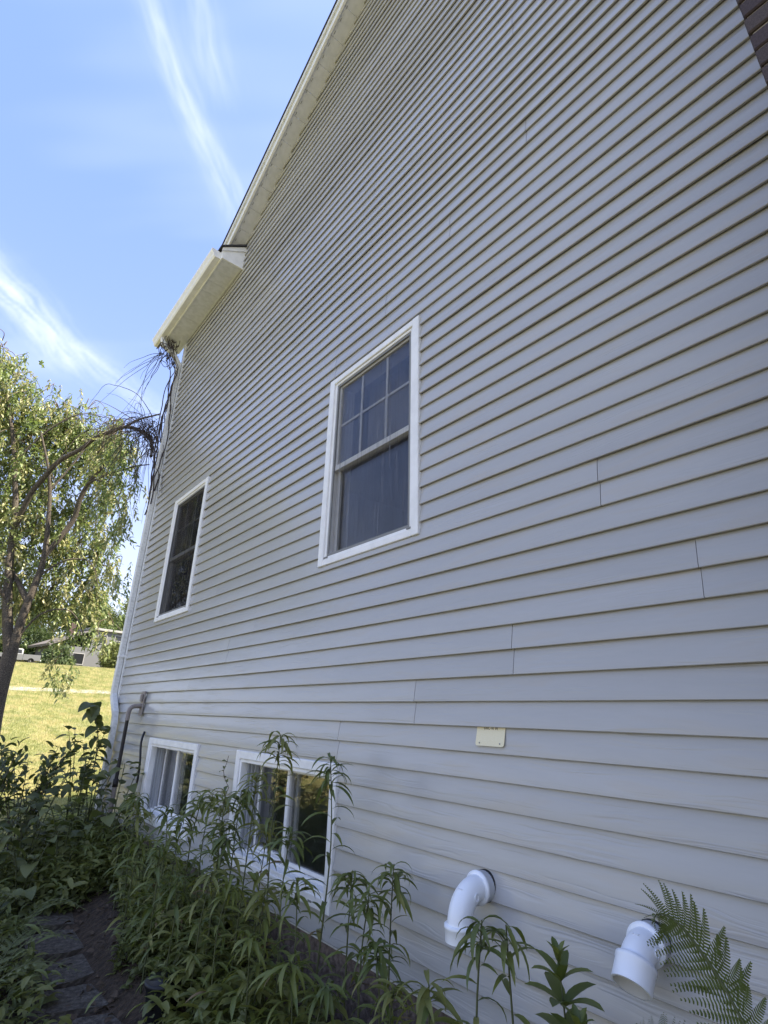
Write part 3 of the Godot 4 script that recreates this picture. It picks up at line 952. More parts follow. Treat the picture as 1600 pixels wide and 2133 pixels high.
# ------------------------------------------------------------------ plants
# a leaf from the origin along +x, arching down; returned meshes are shared
func leaf(length: float, width: float, rise: float, droop: float, kind := "lance", fold := 0.35, segs := 6) -> ArrayMesh:
	var st := SurfaceTool.new()
	st.begin(Mesh.PRIMITIVE_TRIANGLES)
	st.set_smooth_group(0)
	var p := Vector3.ZERO
	var rows := []
	for i in segs + 1:
		var t := float(i) / segs
		var w := 0.0
		if kind == "lance": w = width * 0.5 * pow(sin(PI * pow(t, 0.75)), 0.9) if t < 1.0 else 0.0
		elif kind == "oval": w = width * 0.5 * sqrt(maxf(0.0, sin(PI * pow(t, 0.85))))
		else: w = width * 0.5 * pow(maxf(0.0, sin(PI * pow(t, 0.58))), 0.8)
		if i == 0: w = maxf(w, width * 0.06)
		if i == segs: w = 0.0
		var ang := rise - droop * t
		var dirv := Vector3(cos(ang), sin(ang), 0)
		var up := Vector3(-sin(ang), cos(ang), 0)
		rows.append([p + Vector3(0, 0, w) + up * w * fold, p, p + Vector3(0, 0, -w) + up * w * fold])
		p += dirv * (length / segs)
	for i in segs:
		for s in 2:
			var a: Vector3 = rows[i][s]
			var b: Vector3 = rows[i][s + 1]
			var c: Vector3 = rows[i + 1][s + 1]
			var d: Vector3 = rows[i + 1][s]
			for v in ([a, d, c, a, c, b] if i < segs - 1 else [a, c, b]): st.add_vertex(v)
	st.generate_normals()
	return st.commit()

func make_leaf_meshes() -> void:
	leaf_meshes.arch = [leaf(0.17, 0.022, 0.5, 1.5), leaf(0.19, 0.024, 0.35, 1.8), leaf(0.15, 0.021, 0.6, 1.2)]
	leaf_meshes.hang = [leaf(0.15, 0.021, 0.1, 1.8), leaf(0.17, 0.023, -0.3, 1.3), leaf(0.14, 0.020, 0.5, 2.4)]
	leaf_meshes.broad = [leaf(0.11, 0.075, 0.25, 0.9, "heart", 0.25), leaf(0.13, 0.09, 0.1, 1.1, "heart", 0.2), leaf(0.09, 0.065, 0.4, 0.8, "heart", 0.3)]
	leaf_meshes.oval = [leaf(0.085, 0.036, 0.5, 0.8, "oval", 0.3, 5), leaf(0.075, 0.033, 0.7, 0.9, "oval", 0.35, 5), leaf(0.095, 0.038, 0.2, 0.7, "oval", 0.25, 5)]
	leaf_meshes.whorl = [leaf(0.105, 0.036, 0.55, 0.75, "oval", 0.35, 6), leaf(0.12, 0.038, 0.35, 0.8, "oval", 0.35, 6)]

func leaf_at(called: String, set_: String, m: Material, parent: Node, at: Vector3, yaw: float, tilt: float, size: float, roll := 0.0) -> void:
	var ms: Array = leaf_meshes[set_]
	var b := Basis(Vector3.UP, yaw) * Basis(Vector3.BACK, tilt) * Basis(Vector3.RIGHT, roll)
	part(called, ms[rng.randi() % ms.size()], m, parent, Transform3D(b.scaled_local(Vector3.ONE * size), at))

func on_path(pts: Array, t: float) -> Vector3:
	var f := clampf(t, 0.0, 0.9999) * (pts.size() - 1)
	var i := int(f)
	return pts[i].lerp(pts[i + 1], f - i)

# tall weed with narrow arching leaves and a nodding tuft at its tip
func tall_weed(label: String, top: Vector3, foot_shift: Vector2, n_leaves: int, tuft: int, size: float, group := "tall narrow-leaved weeds along the wall") -> void:
	var foot := Vector3(top.x + foot_shift.x, 0, top.z + foot_shift.y)
	foot.y = gy(foot.x, foot.z) - 0.01
	var o := thing("tall_weed", label, "weed", foot, group)
	var up := top - foot
	var bow := Vector3(rr(-0.03, 0.03), 0, rr(-0.02, 0.03))
	var pts := smooth_path([Vector3.ZERO, up * 0.35 + bow * 0.6, up * 0.7 + bow, up], 5)
	var st := mb()
	tube(st, pts, taper(pts.size(), 0.0055, 0.0022), 6)
	part("stem", done(st), M.stem, o)
	var m: Material = M.weed[rng.randi() % 4]
	var a := rr(0, TAU)
	for i in n_leaves:
		var t := lerpf(0.22, 0.95, float(i) / n_leaves)
		a += 2.4 + rr(-0.3, 0.3)
		var lm: Material = m if rng.randf() < 0.6 else M.weed[rng.randi() % 4]
		if rng.randf() < 0.07: lm = M.weed_pale
		if t < 0.5 and rng.randf() < 0.10: lm = M.weed_dry
		leaf_at("leaf", "arch", lm, o, on_path(pts, t), a, rr(-0.25, 0.25), size * rr(0.75, 1.15) * lerpf(1.0, 0.85, t), rr(-0.4, 0.4))
	for i in int(tuft * 1.4):
		a += 2.4 + rr(-0.4, 0.4)
		var t := 1.0 - 0.11 * float(i) / tuft
		leaf_at("leaf", "hang", m, o, on_path(pts, t), a, rr(-0.2, 0.5), size * rr(0.65, 1.05), rr(-0.4, 0.4))

func frond_pinna(n: int) -> ArrayMesh:      # unit pinna along +x with saw-toothed leaflets either side
	var st := SurfaceTool.new()
	st.begin(Mesh.PRIMITIVE_TRIANGLES)
	st.set_smooth_group(-1)
	for i in n:
		var t := (i + 0.5) / n
		var w := 0.118 * pow(1.0 - t, 0.8) + 0.012
		var x := t
		var dz := 0.37 / n
		for s in [-1.0, 1.0]:
			var sag := -0.22 * t * t
			var a := Vector3(x - dz, sag, 0.0)
			var b := Vector3(x + dz * 0.75, sag, 0.0)
			var c := Vector3(x + dz * 1.0 + w * 0.22, sag + w * 0.12, s * w)
			var d := Vector3(x - dz * 0.2 + w * 0.18, sag + w * 0.12, s * w * 0.92)
			for v in [a, b, c, a, c, d]: st.add_vertex(v)
	st.generate_normals()
	return st.commit()

var pinnae := []

func frond(o: Node, pts: Array, pairs: int, longest: float, m: Material, from := 0.25, side := Vector3.ZERO) -> void:
	var f := hub("frond", o)
	var st := mb()
	tube(st, pts, taper(pts.size(), 0.0042, 0.0010), 5)
	part("rachis", done(st), M.stem, f)
	for i in pairs:
		var u := float(i) / (pairs - 1)
		var t := lerpf(from, 0.985, u)
		var p := on_path(pts, t)
		var d: Vector3 = (on_path(pts, t + 0.03) - on_path(pts, t - 0.03)).normalized()
		var lateral := side if side != Vector3.ZERO else d.cross(Vector3.UP)
		lateral = (lateral - d * d.dot(lateral)).normalized()
		var size := longest * (pow(sin(PI * clampf(0.22 + 0.78 * u, 0.0, 1.0)), 0.8) * 0.95 + 0.06)
		for s in [-1.0, 1.0]:
			var x: Vector3 = (lateral * s + d * rr(0.30, 0.55) + Vector3(rr(-0.1, 0.1), rr(-0.16, 0.04), rr(-0.1, 0.1))).normalized()
			var y: Vector3 = x.cross(d).normalized() * -s
			var z := x.cross(y).normalized()
			part("pinna", pinnae[1 if size < longest * 0.5 else 0], m, f, Transform3D(Basis(x * size, y * size, z * size), p))

func scatter_mesh(n_leaves: int, length: float, width: float, kind: String, height: float, seed_: int) -> ArrayMesh:
	# a leafy sprig joined into one small mesh for countless undergrowth
	var r := RandomNumberGenerator.new()
	r.seed = seed_
	var st := SurfaceTool.new()
	st.begin(Mesh.PRIMITIVE_TRIANGLES)
	var ls := [leaf(length, width, 0.5, 1.0, kind, 0.3, 4), leaf(length * 0.8, width * 0.85, 0.3, 1.3, kind, 0.3, 4)]
	for i in n_leaves:
		var t := (i + 0.6) / n_leaves
		var b := Basis(Vector3.UP, i * 2.4 + r.randf_range(-0.4, 0.4)) * Basis(Vector3.BACK, r.randf_range(-0.3, 0.5)) * Basis(Vector3.RIGHT, r.randf_range(-0.5, 0.5))
		st.append_from(ls[i % 2], 0, Transform3D(b.scaled_local(Vector3.ONE * r.randf_range(0.7, 1.1)), Vector3(r.randf_range(-0.02, 0.02), height * t, r.randf_range(-0.02, 0.02))))
	return st.commit()

func copies(called: String, mesh: Mesh, m: Material, xf: Array, parent: Node) -> MultiMeshInstance3D:
	var mm := MultiMesh.new()
	mm.transform_format = MultiMesh.TRANSFORM_3D
	mm.mesh = mesh
	mm.instance_count = xf.size()
	for i in xf.size(): mm.set_instance_transform(i, xf[i])
	var o := MultiMeshInstance3D.new()
	o.name = called
	o.multimesh = mm
	o.material_override = m
	parent.add_child(o, true)
	return o

func rand_basis(size: float, lean := 0.35) -> Basis:
	return (Basis(Vector3.UP, rr(0, TAU)) * Basis(Vector3.BACK, rr(-lean, lean))).scaled(Vector3.ONE * size)

func build_garden() -> void:
	make_leaf_meshes()
	pinnae = [frond_pinna(15), frond_pinna(9)]
	# named weeds: tip position, foot shift, leaves, tuft leaves, size
	var weeds := [
		["tallest drooping-tipped weed, in front of the basement window mullion", Vector3(-2.68, 1.50, -1.52), Vector2(0.03, 0.0), 34, 18, 1.05],
		["tall weed with arched tip at the right edge of the basement window", Vector3(-2.28, 1.41, -1.57), Vector2(-0.03, 0.02), 26, 16, 1.0],
		["tall weed rising left of the basement window mullion", Vector3(-3.06, 1.20, -1.52), Vector2(-0.02, 0.02), 30, 16, 1.05],
		["tall weed between the two basement windows", Vector3(-3.69, 1.11, -1.57), Vector2(0.05, 0.05), 24, 14, 1.15],
		["short weed with drooping tip just right of the large basement window frame", Vector3(-2.14, 0.98, -1.62), Vector2(0.02, 0.03), 18, 15, 0.9],
		["dark weed with stiff arching leaves standing close against the siding", Vector3(-1.93, 1.03, -1.67), Vector2(0.0, 0.02), 24, 15, 0.95],
		["weed with a dense tip between the two small weeds right of the window", Vector3(-1.96, 0.94, -1.57), Vector2(-0.02, 0.02), 18, 14, 0.9],
		["low weed with pale drooping tip below the siding edge", Vector3(-1.85, 0.82, -1.52), Vector2(0.02, 0.02), 14, 18, 0.9],
		["weed with hanging leaves in front of the downward elbow pipe", Vector3(-1.29, 1.04, -1.47), Vector2(-0.03, 0.0), 16, 15, 0.85],
		["thin weed bending over to the right below the downward elbow pipe", Vector3(-1.265, 1.02, -1.55), Vector2(0.06, 0.02), 14, 7, 0.95],
	]
	weeds.append_array([
		["slender tall weed before the left pane of the large basement window", Vector3(-3.22, 1.16, -1.50), Vector2(0.02, 0.02), 26, 13, 0.95],
		["slender weed leaning across the sill of the large basement window", Vector3(-2.47, 1.10, -1.50), Vector2(0.04, 0.02), 22, 12, 0.95],
		["bright tall weed just left of the tallest weed", Vector3(-2.86, 1.30, -1.50), Vector2(-0.02, 0.03), 28, 14, 0.95],
		["tall weed left of the large basement window frame", Vector3(-3.50, 1.14, -1.55), Vector2(0.02, 0.02), 24, 13, 1.0]])
	for w in weeds: tall_weed(w[0], w[1], w[2], w[3], w[4], w[5])
	var fill := [[-3.07, 0.98, -1.47], [-2.76, 0.86, -1.37], [-2.98, 0.85, -1.37], [-2.52, 0.86, -1.42], [-2.34, 0.93, -1.47], [-3.63, 0.90, -1.37], [-3.72, 1.0, -1.47], [-3.49, 0.88, -1.27], [-3.30, 1.02, -1.55], [-2.86, 1.05, -1.60], [-4.1, 0.98, -1.5], [-4.4, 0.95, -1.42], [-3.95, 0.86, -1.32], [-2.45, 0.72, -1.33], [-2.2, 0.70, -1.38], [-3.2, 0.78, -1.28], [-2.05, 0.66, -1.45], [-4.7, 1.0, -1.5], [-5.0, 0.95, -1.55], [-1.55, 0.80, -1.5], [-1.72, 0.74, -1.5]]
	var order := ["first", "second", "third", "fourth", "fifth", "sixth", "seventh", "eighth", "ninth", "tenth", "eleventh", "twelfth", "thirteenth"]
	fill.sort_custom(func(a, b): return a[0] < b[0])
	var seen := [0, 0]
	for q in fill:
		var row := 0 if q[2] > -1.44 else 1
		seen[row] += 1
		var which: String = "%s from left in the %s row below the basement windows" % [order[seen[row] - 1], ["front", "back"][row]]
		tall_weed("narrow-leaved weed, " + which, Vector3(q[0], q[1], q[2]), Vector2(rr(-0.05, 0.05), rr(-0.03, 0.06)), 22, 12, rr(0.85, 1.1), "weeds of the clump below the basement windows")
	# a broad-leaved whorled plant between the pipes
	var wp := Vector3(-1.10, 0.97, -1.57)
	for spot in [[wp, "plant with pointed whorled leaves between the two elbow pipes"], [Vector3(-1.02, 0.86, -1.52), "lower whorled plant at the bottom edge between the elbow pipes"]]:
		var tip: Vector3 = spot[0]
		var foot := Vector3(tip.x + 0.02, gy(tip.x, tip.z) - 0.01, tip.z + 0.02)
		var o := thing("whorled_plant", spot[1], "weed", foot, "whorled plants between the pipes")
		var pts := smooth_path([Vector3.ZERO, (tip - foot) * 0.5 + Vector3(0.015, 0, 0), tip - foot], 5)
		var st := mb()
		tube(st, pts, taper(pts.size(), 0.005, 0.002), 6)
		part("stem", done(st), M.stem, o)
		for ring in 7:
			var t := 1.0 - ring * 0.085
			for i in 5:
				leaf_at("leaf", "whorl", M.weed[(ring + i) % 3], o, on_path(pts, t), i * TAU / 5.0 + ring * 0.6 + rr(-0.2, 0.2), lerpf(0.75, -0.1, minf(1.0, ring / 3.0)) + rr(-0.15, 0.15), lerpf(0.55, 1.1, minf(1.0, ring / 2.0)))
	# a dry curling vine against the siding left of the window
	var cv := thing("climbing_weed", "thin curling vine against the siding left of the large basement window", "vine", Vector3(-3.90, gy(-3.9, -1.81), -1.81))
	var vp := []
	for i in 22: vp.append(Vector3(0.03 * sin(i * 0.9) + 0.02 * sin(i * 2.3), i * 0.0495, 0.012 * cos(i * 1.3)))
	var vs := mb()
	tube(vs, vp, taper(22, 0.004, 0.002), 5)
	part("stem", done(vs), M.stem_dry, cv)
	for i in 26:
		leaf_at("leaf", "broad", M.broad[i % 3], cv, on_path(vp, 0.25 + 0.74 * i / 26.0), rr(0, TAU), rr(-0.9, 0.1), rr(0.3, 0.55), rr(-0.6, 0.6))
	# the fern beside the second pipe
	var fo := Vector3(-0.46, gy(-0.46, -1.36), -1.36)
	var fern := thing("fern", "tall fern with one feathery frond arching beside the tilted elbow pipe", "fern", fo)
	var w1 := [Vector3(-0.46, 0.26, -1.36), Vector3(-0.49, 0.62, -1.37), Vector3(-0.535, 0.93, -1.40), Vector3(-0.57, 1.05, -1.42), Vector3(-0.595, 1.10, -1.425), Vector3(-0.622, 1.145, -1.43), Vector3(-0.652, 1.185, -1.43), Vector3(-0.682, 1.218, -1.43), Vector3(-0.712, 1.234, -1.43), Vector3(-0.738, 1.230, -1.43), Vector3(-0.752, 1.208, -1.43)]
	frond(fern, smooth_path(w1.map(func(v): return v - fo - Vector3(-0.010, 0.030 * v.y, 0)), 4), 26, 0.122, M.fern, 0.22, Vector3(0.70, 0.55, 0.30))
	frond(fern, smooth_path([Vector3.ZERO, Vector3(-0.06, 0.45, 0.04), Vector3(-0.13, 0.70, 0.06), Vector3(-0.20, 0.79, 0.07), Vector3(-0.27, 0.80, 0.07)], 4), 22, 0.085, M.fern_b, 0.35)
	frond(fern, smooth_path([Vector3.ZERO, Vector3(0.05, 0.45, 0.02), Vector3(0.12, 0.72, 0.02), Vector3(0.22, 0.84, 0.02), Vector3(0.32, 0.86, 0.02)], 4), 22, 0.11, M.fern, 0.3)
	# smaller ferns at the left of the path
	var fspots := [[-3.9, -0.62, "fern at the bottom left edge nearest the path"], [-4.35, -0.75, "fern arching toward the path behind the nearest fern"], [-3.4, -0.45, "fern at the very bottom left corner"], [-4.6, -0.40, "fern at the left edge below the broad-leaved plants"]]
	for s in fspots:
		var at := Vector3(s[0], gy(s[0], s[1]), s[1])
		var fe := thing("fern", s[2], "fern", at, "low ferns left of the path")
		for i in 6:
			var a := i * TAU / 6.0 + rr(-0.4, 0.4)
			var d := Vector3(cos(a), 0, sin(a))
			var ln := rr(0.36, 0.5)
			frond(fe, smooth_path([Vector3.ZERO, d * ln * 0.25 + Vector3(0, ln * 0.65, 0), d * ln * 0.6 + Vector3(0, ln * 0.85, 0), d * ln + Vector3(0, ln * 0.75, 0)], 4), 14, 0.09, M.fern_b, 0.25)
	# broad-leaved plants left of and beyond the path
	var bl := [
		[-5.3, -0.95, 0.62, "broad-leaved plant overhanging the bare soil of the path"], [-5.6, -1.25, 0.68, "broad-leaved plant at the far end of the path"], [-5.9, -0.80, 0.78, "broad-leaved plant under the dark bush"],
		[-6.2, -1.45, 0.85, "broad-leaved plant in front of the service pipe"], [-6.5, -1.62, 1.05, "broad-leaved climber wrapped round the service pipe"], [-5.75, -1.62, 0.80, "broad-leaved plant under the corner basement window"],
		[-6.0, -1.05, 0.86, "broad-leaved plant in the middle of the leafy mass"], [-5.2, -0.55, 0.75, "broad-leaved plant at the left edge"], [-6.8, -1.5, 1.10, "broad-leaved plant right at the house corner"], [-4.85, -0.70, 0.45, "small broad-leaved plant above the ferns"],
		[-5.3, -1.62, 0.62, "broad-leaved plant between path and basement window"], [-6.45, -1.15, 0.98, "tall broad-leaved plant silhouetted against the lawn"]]
	for b in bl:
		var at := Vector3(b[0], gy(b[0], b[1]), b[1])
		var o := thing("broad_leaved_plant", b[3], "plant", at, "broad-leaved plants by the house corner")
		for s in 4:
			var a := s * TAU / 4.0 + rr(-0.5, 0.5)
			var h: float = b[2] * rr(0.7, 1.08)
			var pts := smooth_path([Vector3.ZERO, Vector3(cos(a) * 0.08, h * 0.6, sin(a) * 0.08), Vector3(cos(a) * 0.2, h, sin(a) * 0.2)], 4)
			var st := mb()
			tube(st, pts, taper(pts.size(), 0.006, 0.003), 5)
			part("stem", done(st), M.stem, o)
			for i in 9:
				leaf_at("leaf", "broad", M.broad[rng.randi() % 3], o, on_path(pts, 0.2 + 0.8 * i / 8.0), rr(0, TAU), rr(-0.4, 0.3), rr(0.75, 1.35), rr(-0.4, 0.4))
	# climbing leaves around the downspout foot
	var cl := thing("creeper", "dark large-leaved creeper climbing at the foot of the downspout", "vine", Vector3(-6.93, gy(-6.93, -1.62), -1.62))
	var cpts := smooth_path([Vector3.ZERO, Vector3(-0.02, 0.5, -0.03), Vector3(0.0, 0.9, -0.05), Vector3(-0.08, 1.2, 0.02), Vector3(-0.14, 1.36, 0.06)], 5)
	var cst := mb()
	tube(cst, cpts, taper(cpts.size(), 0.008, 0.003), 6)
	part("stem", done(cst), M.stem, cl)
	for i in 26:
		leaf_at("leaf", "broad", M.broad[2 if i % 3 else 0], cl, on_path(cpts, 0.3 + 0.7 * i / 25.0), rr(0, TAU), rr(-0.7, 0.1), rr(1.0, 1.7), rr(-0.4, 0.4))
	# the dark bush against the lawn
	for b in [[-6.35, -0.72, 1.38, "dark glossy bush silhouetted against the sunny lawn at the left edge"], [-6.7, -1.05, 1.22, "lower dark bush between the left-edge bush and the downspout"], [-6.1, -0.35, 1.15, "dark bush cut off by the left edge of the picture"]]:
		var at := Vector3(b[0], gy(b[0], b[1]), b[1])
		var o := thing("leafy_bush", b[3], "bush", at, "dark bushes before the lawn")
		for s in 12:
			var a := rr(0, TAU)
			var h: float = b[2] * rr(0.72, 1.02) - 0.1
			var sp := rr(0.1, 0.38)
			var pts := smooth_path([Vector3.ZERO, Vector3(cos(a) * sp * 0.4, h * 0.55, sin(a) * sp * 0.4), Vector3(cos(a) * sp, h, sin(a) * sp)], 4)
			var st := mb()
			tube(st, pts, taper(pts.size(), 0.008, 0.002), 5)
			part("twig", done(st), M.bark, o)
			for i in 26:
				leaf_at("leaf", "oval", M.broad[2 if rng.randf() < 0.6 else 0], o, on_path(pts, 0.35 + 0.65 * i / 25.0) + Vector3(rr(-0.05, 0.05), rr(-0.03, 0.03), rr(-0.05, 0.05)), rr(0, TAU), rr(-0.2, 0.9), rr(0.8, 1.25), rr(-0.4, 0.4))
	# undergrowth nobody could count
	var sprigs := [scatter_mesh(9, 0.10, 0.030, "oval", 0.26, 1), scatter_mesh(10, 0.085, 0.050, "heart", 0.20, 2), scatter_mesh(9, 0.14, 0.020, "lance", 0.34, 3)]
	var names := ["undergrowth", "ground_creeper", "weed_thicket"]
	var labels := ["dense small-leaved undergrowth at the foot of the wall", "low heart-leaved creepers covering the soil", "thicket of narrow-leaved seedlings below the basement windows"]
	for v in 3:
		var xf := []
		for i in [1700, 1700, 1100][v]:
			var x := rr(-7.2, -0.2)
			var z := rr(-1.84, -1.12)
			if rng.randf() < 0.45:
				x = rr(-8.0, -2.0)
				z = rr(-1.15, 1.2)
			# keep the trodden path clear
			var pz := path_z(x)
			if x > -5.05 and x < -1.5 and absf(z - pz) < 0.19 + 0.05 * sin(x * 7.0) + 0.16 * smoothstep(-4.0, -4.8, x): continue
			if x > -3.2 and z < -1.62: continue
			xf.append(Transform3D(rand_basis(rr(0.5, 1.3), 0.5), Vector3(x, gy(x, z) - 0.01, z)))
		var o := copies(numbered(names[v]), sprigs[v], [M.weed[3], M.broad[1], M.weed[0]][v], xf, self)
		tag(o, labels[v], "undergrowth", "", "stuff")

func path_z(x: float) -> float:
	return -1.05 - 0.085 * (-x - 3.2)

# ------------------------------------------------------------------ trees
func branch(st: SurfaceTool, pts: Array, r0: float, r1: float, sides := 8, steps := 4) -> Array:
	var sp := smooth_path(pts, steps)
	tube(st, sp, taper(sp.size(), r0, r1), sides)
	return sp

func build_near_tree() -> void:
	var at := Vector3(-10.4, gy(-10.4, -1.2) - 0.05, -1.2)
	var o := thing("cherry_tree", "crooked old tree with drooping olive leaves leaning over to the house", "tree", at)
	var V := func(a: Array) -> Array: return a.map(func(q): return Vector3(q[0], q[1], q[2]) - at)
	var tr := mb()
	branch(tr, V.call([[-10.42, -0.1, -1.18], [-10.40, 0.49, -1.06], [-10.40, 1.21, -0.98], [-10.40, 1.82, -0.95], [-10.40, 2.40, -0.96]]), 0.155, 0.10, 16)
	part("trunk", done(tr), M.bark, o)
	var limbs := [
		[[[-10.40, 2.25, -0.99], [-10.48, 2.98, -0.79], [-10.56, 3.76, -0.64], [-10.64, 4.77, -0.50], [-10.72, 6.03, -0.18], [-10.80, 7.07, 0.18]], 0.14, 0.03],
		[[[-10.40, 2.25, -0.99], [-10.33, 2.91, -0.98], [-10.27, 3.46, -1.03], [-10.20, 3.89, -1.05], [-10.13, 4.52, -0.97], [-10.07, 5.27, -0.81], [-10.0, 6.0, -0.51]], 0.12, 0.02],
		[[[-10.60, 4.30, -0.56], [-10.23, 4.91, -0.62], [-9.95, 5.23, -0.74], [-9.68, 5.46, -0.86], [-9.41, 5.63, -1.07], [-9.14, 5.80, -1.22], [-8.86, 5.89, -1.41], [-8.59, 5.88, -1.50], [-8.32, 5.78, -1.65], [-8.05, 5.59, -1.77], [-7.77, 5.33, -1.78], [-7.50, 5.02, -1.74]], 0.075, 0.028],
		[[[-10.2, 3.95, -1.05], [-10.04, 4.57, -1.30], [-9.88, 4.94, -1.31], [-9.72, 5.25, -1.37], [-9.56, 5.48, -1.47], [-9.40, 5.66, -1.50]], 0.08, 0.04],
		[[[-9.70, 5.20, -1.35], [-9.28, 5.25, -1.50], [-8.95, 5.27, -1.65], [-8.62, 5.28, -1.79], [-8.30, 5.24, -1.92]], 0.035, 0.012],
		[[[-9.50, 5.22, -1.44], [-9.40, 5.15, -1.60], [-9.30, 4.87, -1.77], [-9.20, 4.58, -1.89]], 0.03, 0.012],
		[[[-8.40, 5.76, -1.45], [-8.03, 5.81, -1.59], [-7.77, 5.81, -1.72], [-7.55, 5.76, -1.76]], 0.03, 0.014],
		[[[-10.3, 3.2, -0.99], [-10.6, 3.63, -0.75], [-10.9, 4.04, -0.44], [-11.2, 4.6, 0.2], [-11.3, 5.4, 0.9]], 0.08, 0.02],
		[[[-10.7, 5.6, -0.3], [-10.4, 6.2, -0.6], [-10.1, 6.6, -1.0], [-9.9, 6.6, -1.4]], 0.03, 0.008],
		[[[-10.1, 5.0, -0.85], [-10.0, 5.6, -1.1], [-9.9, 6.1, -1.3], [-9.7, 6.35, -1.7]], 0.03, 0.008],
		[[[-10.25, 3.6, -1.03], [-10.0, 3.9, -1.35], [-9.9, 3.9, -1.7], [-9.9, 3.5, -1.9]], 0.03, 0.008],
		[[[-10.4, 2.5, -0.95], [-10.2, 3.0, -1.2], [-10.1, 3.1, -1.6], [-10.1, 2.7, -1.9]], 0.03, 0.008],
		[[[-10.5, 3.1, -0.8], [-10.4, 3.7, -0.3], [-10.5, 4.3, 0.3], [-10.4, 4.4, 0.9]], 0.05, 0.01]]
	for l in limbs:
		var lb := mb()
		branch(lb, V.call(l[0]), l[1] * 0.62, l[2] * 0.7, 8)
		part("limb", done(lb), M.bark, o)
	# crown: drooping sprays of leaves around twigs
	var clusters := [[-9.25, 5.70, -1.45, 0.30, 12], [-8.85, 5.62, -1.55, 0.28, 11], [-8.70, 5.15, -1.75, 0.30, 10], [-9.25, 5.05, -1.60, 0.32, 13], [-9.45, 4.45, -1.78, 0.30, 12], [-9.0, 4.55, -1.85, 0.28, 7], [-9.4, 3.7, -1.95, 0.25, 7], [-10.95, 6.72, -0.29, 0.62, 80], [-10.95, 7.14, 0.18, 0.54, 60], [-10.95, 6.71, -0.77, 0.48, 60], [-10.85, 6.78, -1.13, 0.41, 42], [-10.95, 5.89, -0.48, 0.54, 60], [-10.85, 6.12, -1.15, 0.41, 48], [-10.65, 6.35, -1.53, 0.29, 22], [-11.05, 5.27, -0.33, 0.62, 70], [-10.95, 5.08, -0.97, 0.54, 55], [-10.85, 5.16, -1.56, 0.37, 30], [-11.05, 4.23, -0.86, 0.62, 75], [-10.85, 4.20, -1.50, 0.48, 55], [-10.75, 4.50, -1.91, 0.32, 24], [-11.05, 3.43, -0.76, 0.62, 62], [-10.95, 3.37, -1.42, 0.46, 48], [-10.85, 3.43, -1.88, 0.34, 34], [-10.85, 2.85, -1.93, 0.30, 9], [-10.75, 2.90, -2.31, 0.22, 5], [-10.85, 2.24, -1.78, 0.21, 9], [-11.05, 7.67, 0.39, 0.38, 30], [-11.35, 6.47, 0.64, 0.92, 110], [-11.35, 5.17, 0.43, 0.92, 110], [-11.35, 4.06, 0.27, 0.86, 80], [-11.35, 5.78, 1.71, 0.96, 110], [-11.55, 7.16, 1.28, 0.86, 90], [-11.95, 6.61, 0.43, 0.96, 90], [-11.95, 5.23, -0.32, 0.85, 70], [-10.35, 5.80, -1.46, 0.27, 14], [-10.65, 6.71, -1.67, 0.34, 34], [-10.45, 6.29, -1.72, 0.30, 22], [-10.70, 5.47, -1.88, 0.32, 22], [-10.85, 3.91, -2.09, 0.30, 26], [-10.95, 4.71, -1.29, 0.43, 40]]
	var xs := [[], [], []]
	var tw := mb()
	for c in clusters:
		var mid := Vector3(c[0], c[1], c[2])
		for i in int(c[4] * 2.1):
			var q := Vector3(rng.randfn(), rng.randfn(), rng.randfn()) * 0.52 * float(c[3])
			var p := mid + q
			var s := rr(0.75, 1.25)
			var b := Basis(Vector3.UP, rr(0, TAU)) * Basis(Vector3.BACK, rr(-1.5, -0.5))
			xs[rng.randi() % 3].append(Transform3D(b.scaled(Vector3.ONE * s), p - at))
			if i % 7 == 0:
				var e := mid + q * 0.2 + Vector3(0, 0.25, 0)
				var m2 := (e + p) * 0.5 + Vector3(rr(-0.1, 0.1), rr(0.05, 0.2), rr(-0.1, 0.1))
				tube(tw, smooth_path([e - at, m2 - at, p - at, p - at + Vector3(rr(-0.1, 0.1), -0.25, rr(-0.1, 0.1))], 3), taper(10, 0.009, 0.002), 4)
	var twp := part("twigs", done(tw), M.stem_dry, o)
	twp.set_meta("kind", "stuff")
	for v in 3:
		var sp := mb()
		var r := RandomNumberGenerator.new()
		r.seed = 200 + v
		var lf := [leaf(0.098, 0.034, 0.1, 0.9, "lance", 0.3, 3), leaf(0.082, 0.030, 0.3, 1.1, "lance", 0.3, 3)]
		for i in 13:
			var t := i / 12.0
			var b := Basis(Vector3.RIGHT, i * 2.6 + r.randf_range(-0.5, 0.5)) * Basis(Vector3.BACK, r.randf_range(0.3, 1.1))
			sp.append_from(lf[i % 2], 0, Transform3D(b.scaled_local(Vector3.ONE * r.randf_range(0.75, 1.15)), Vector3(t * 0.30, -0.05 * t * t, 0)))
		tube(sp, [Vector3.ZERO, Vector3(0.15, -0.012, 0), Vector3(0.30, -0.05, 0)], [0.003, 0.002, 0.001], 3)
		var cr := copies("crown", sp.commit(), M.crown[v], xs[v], o)
		cr.set_meta("kind", "stuff")

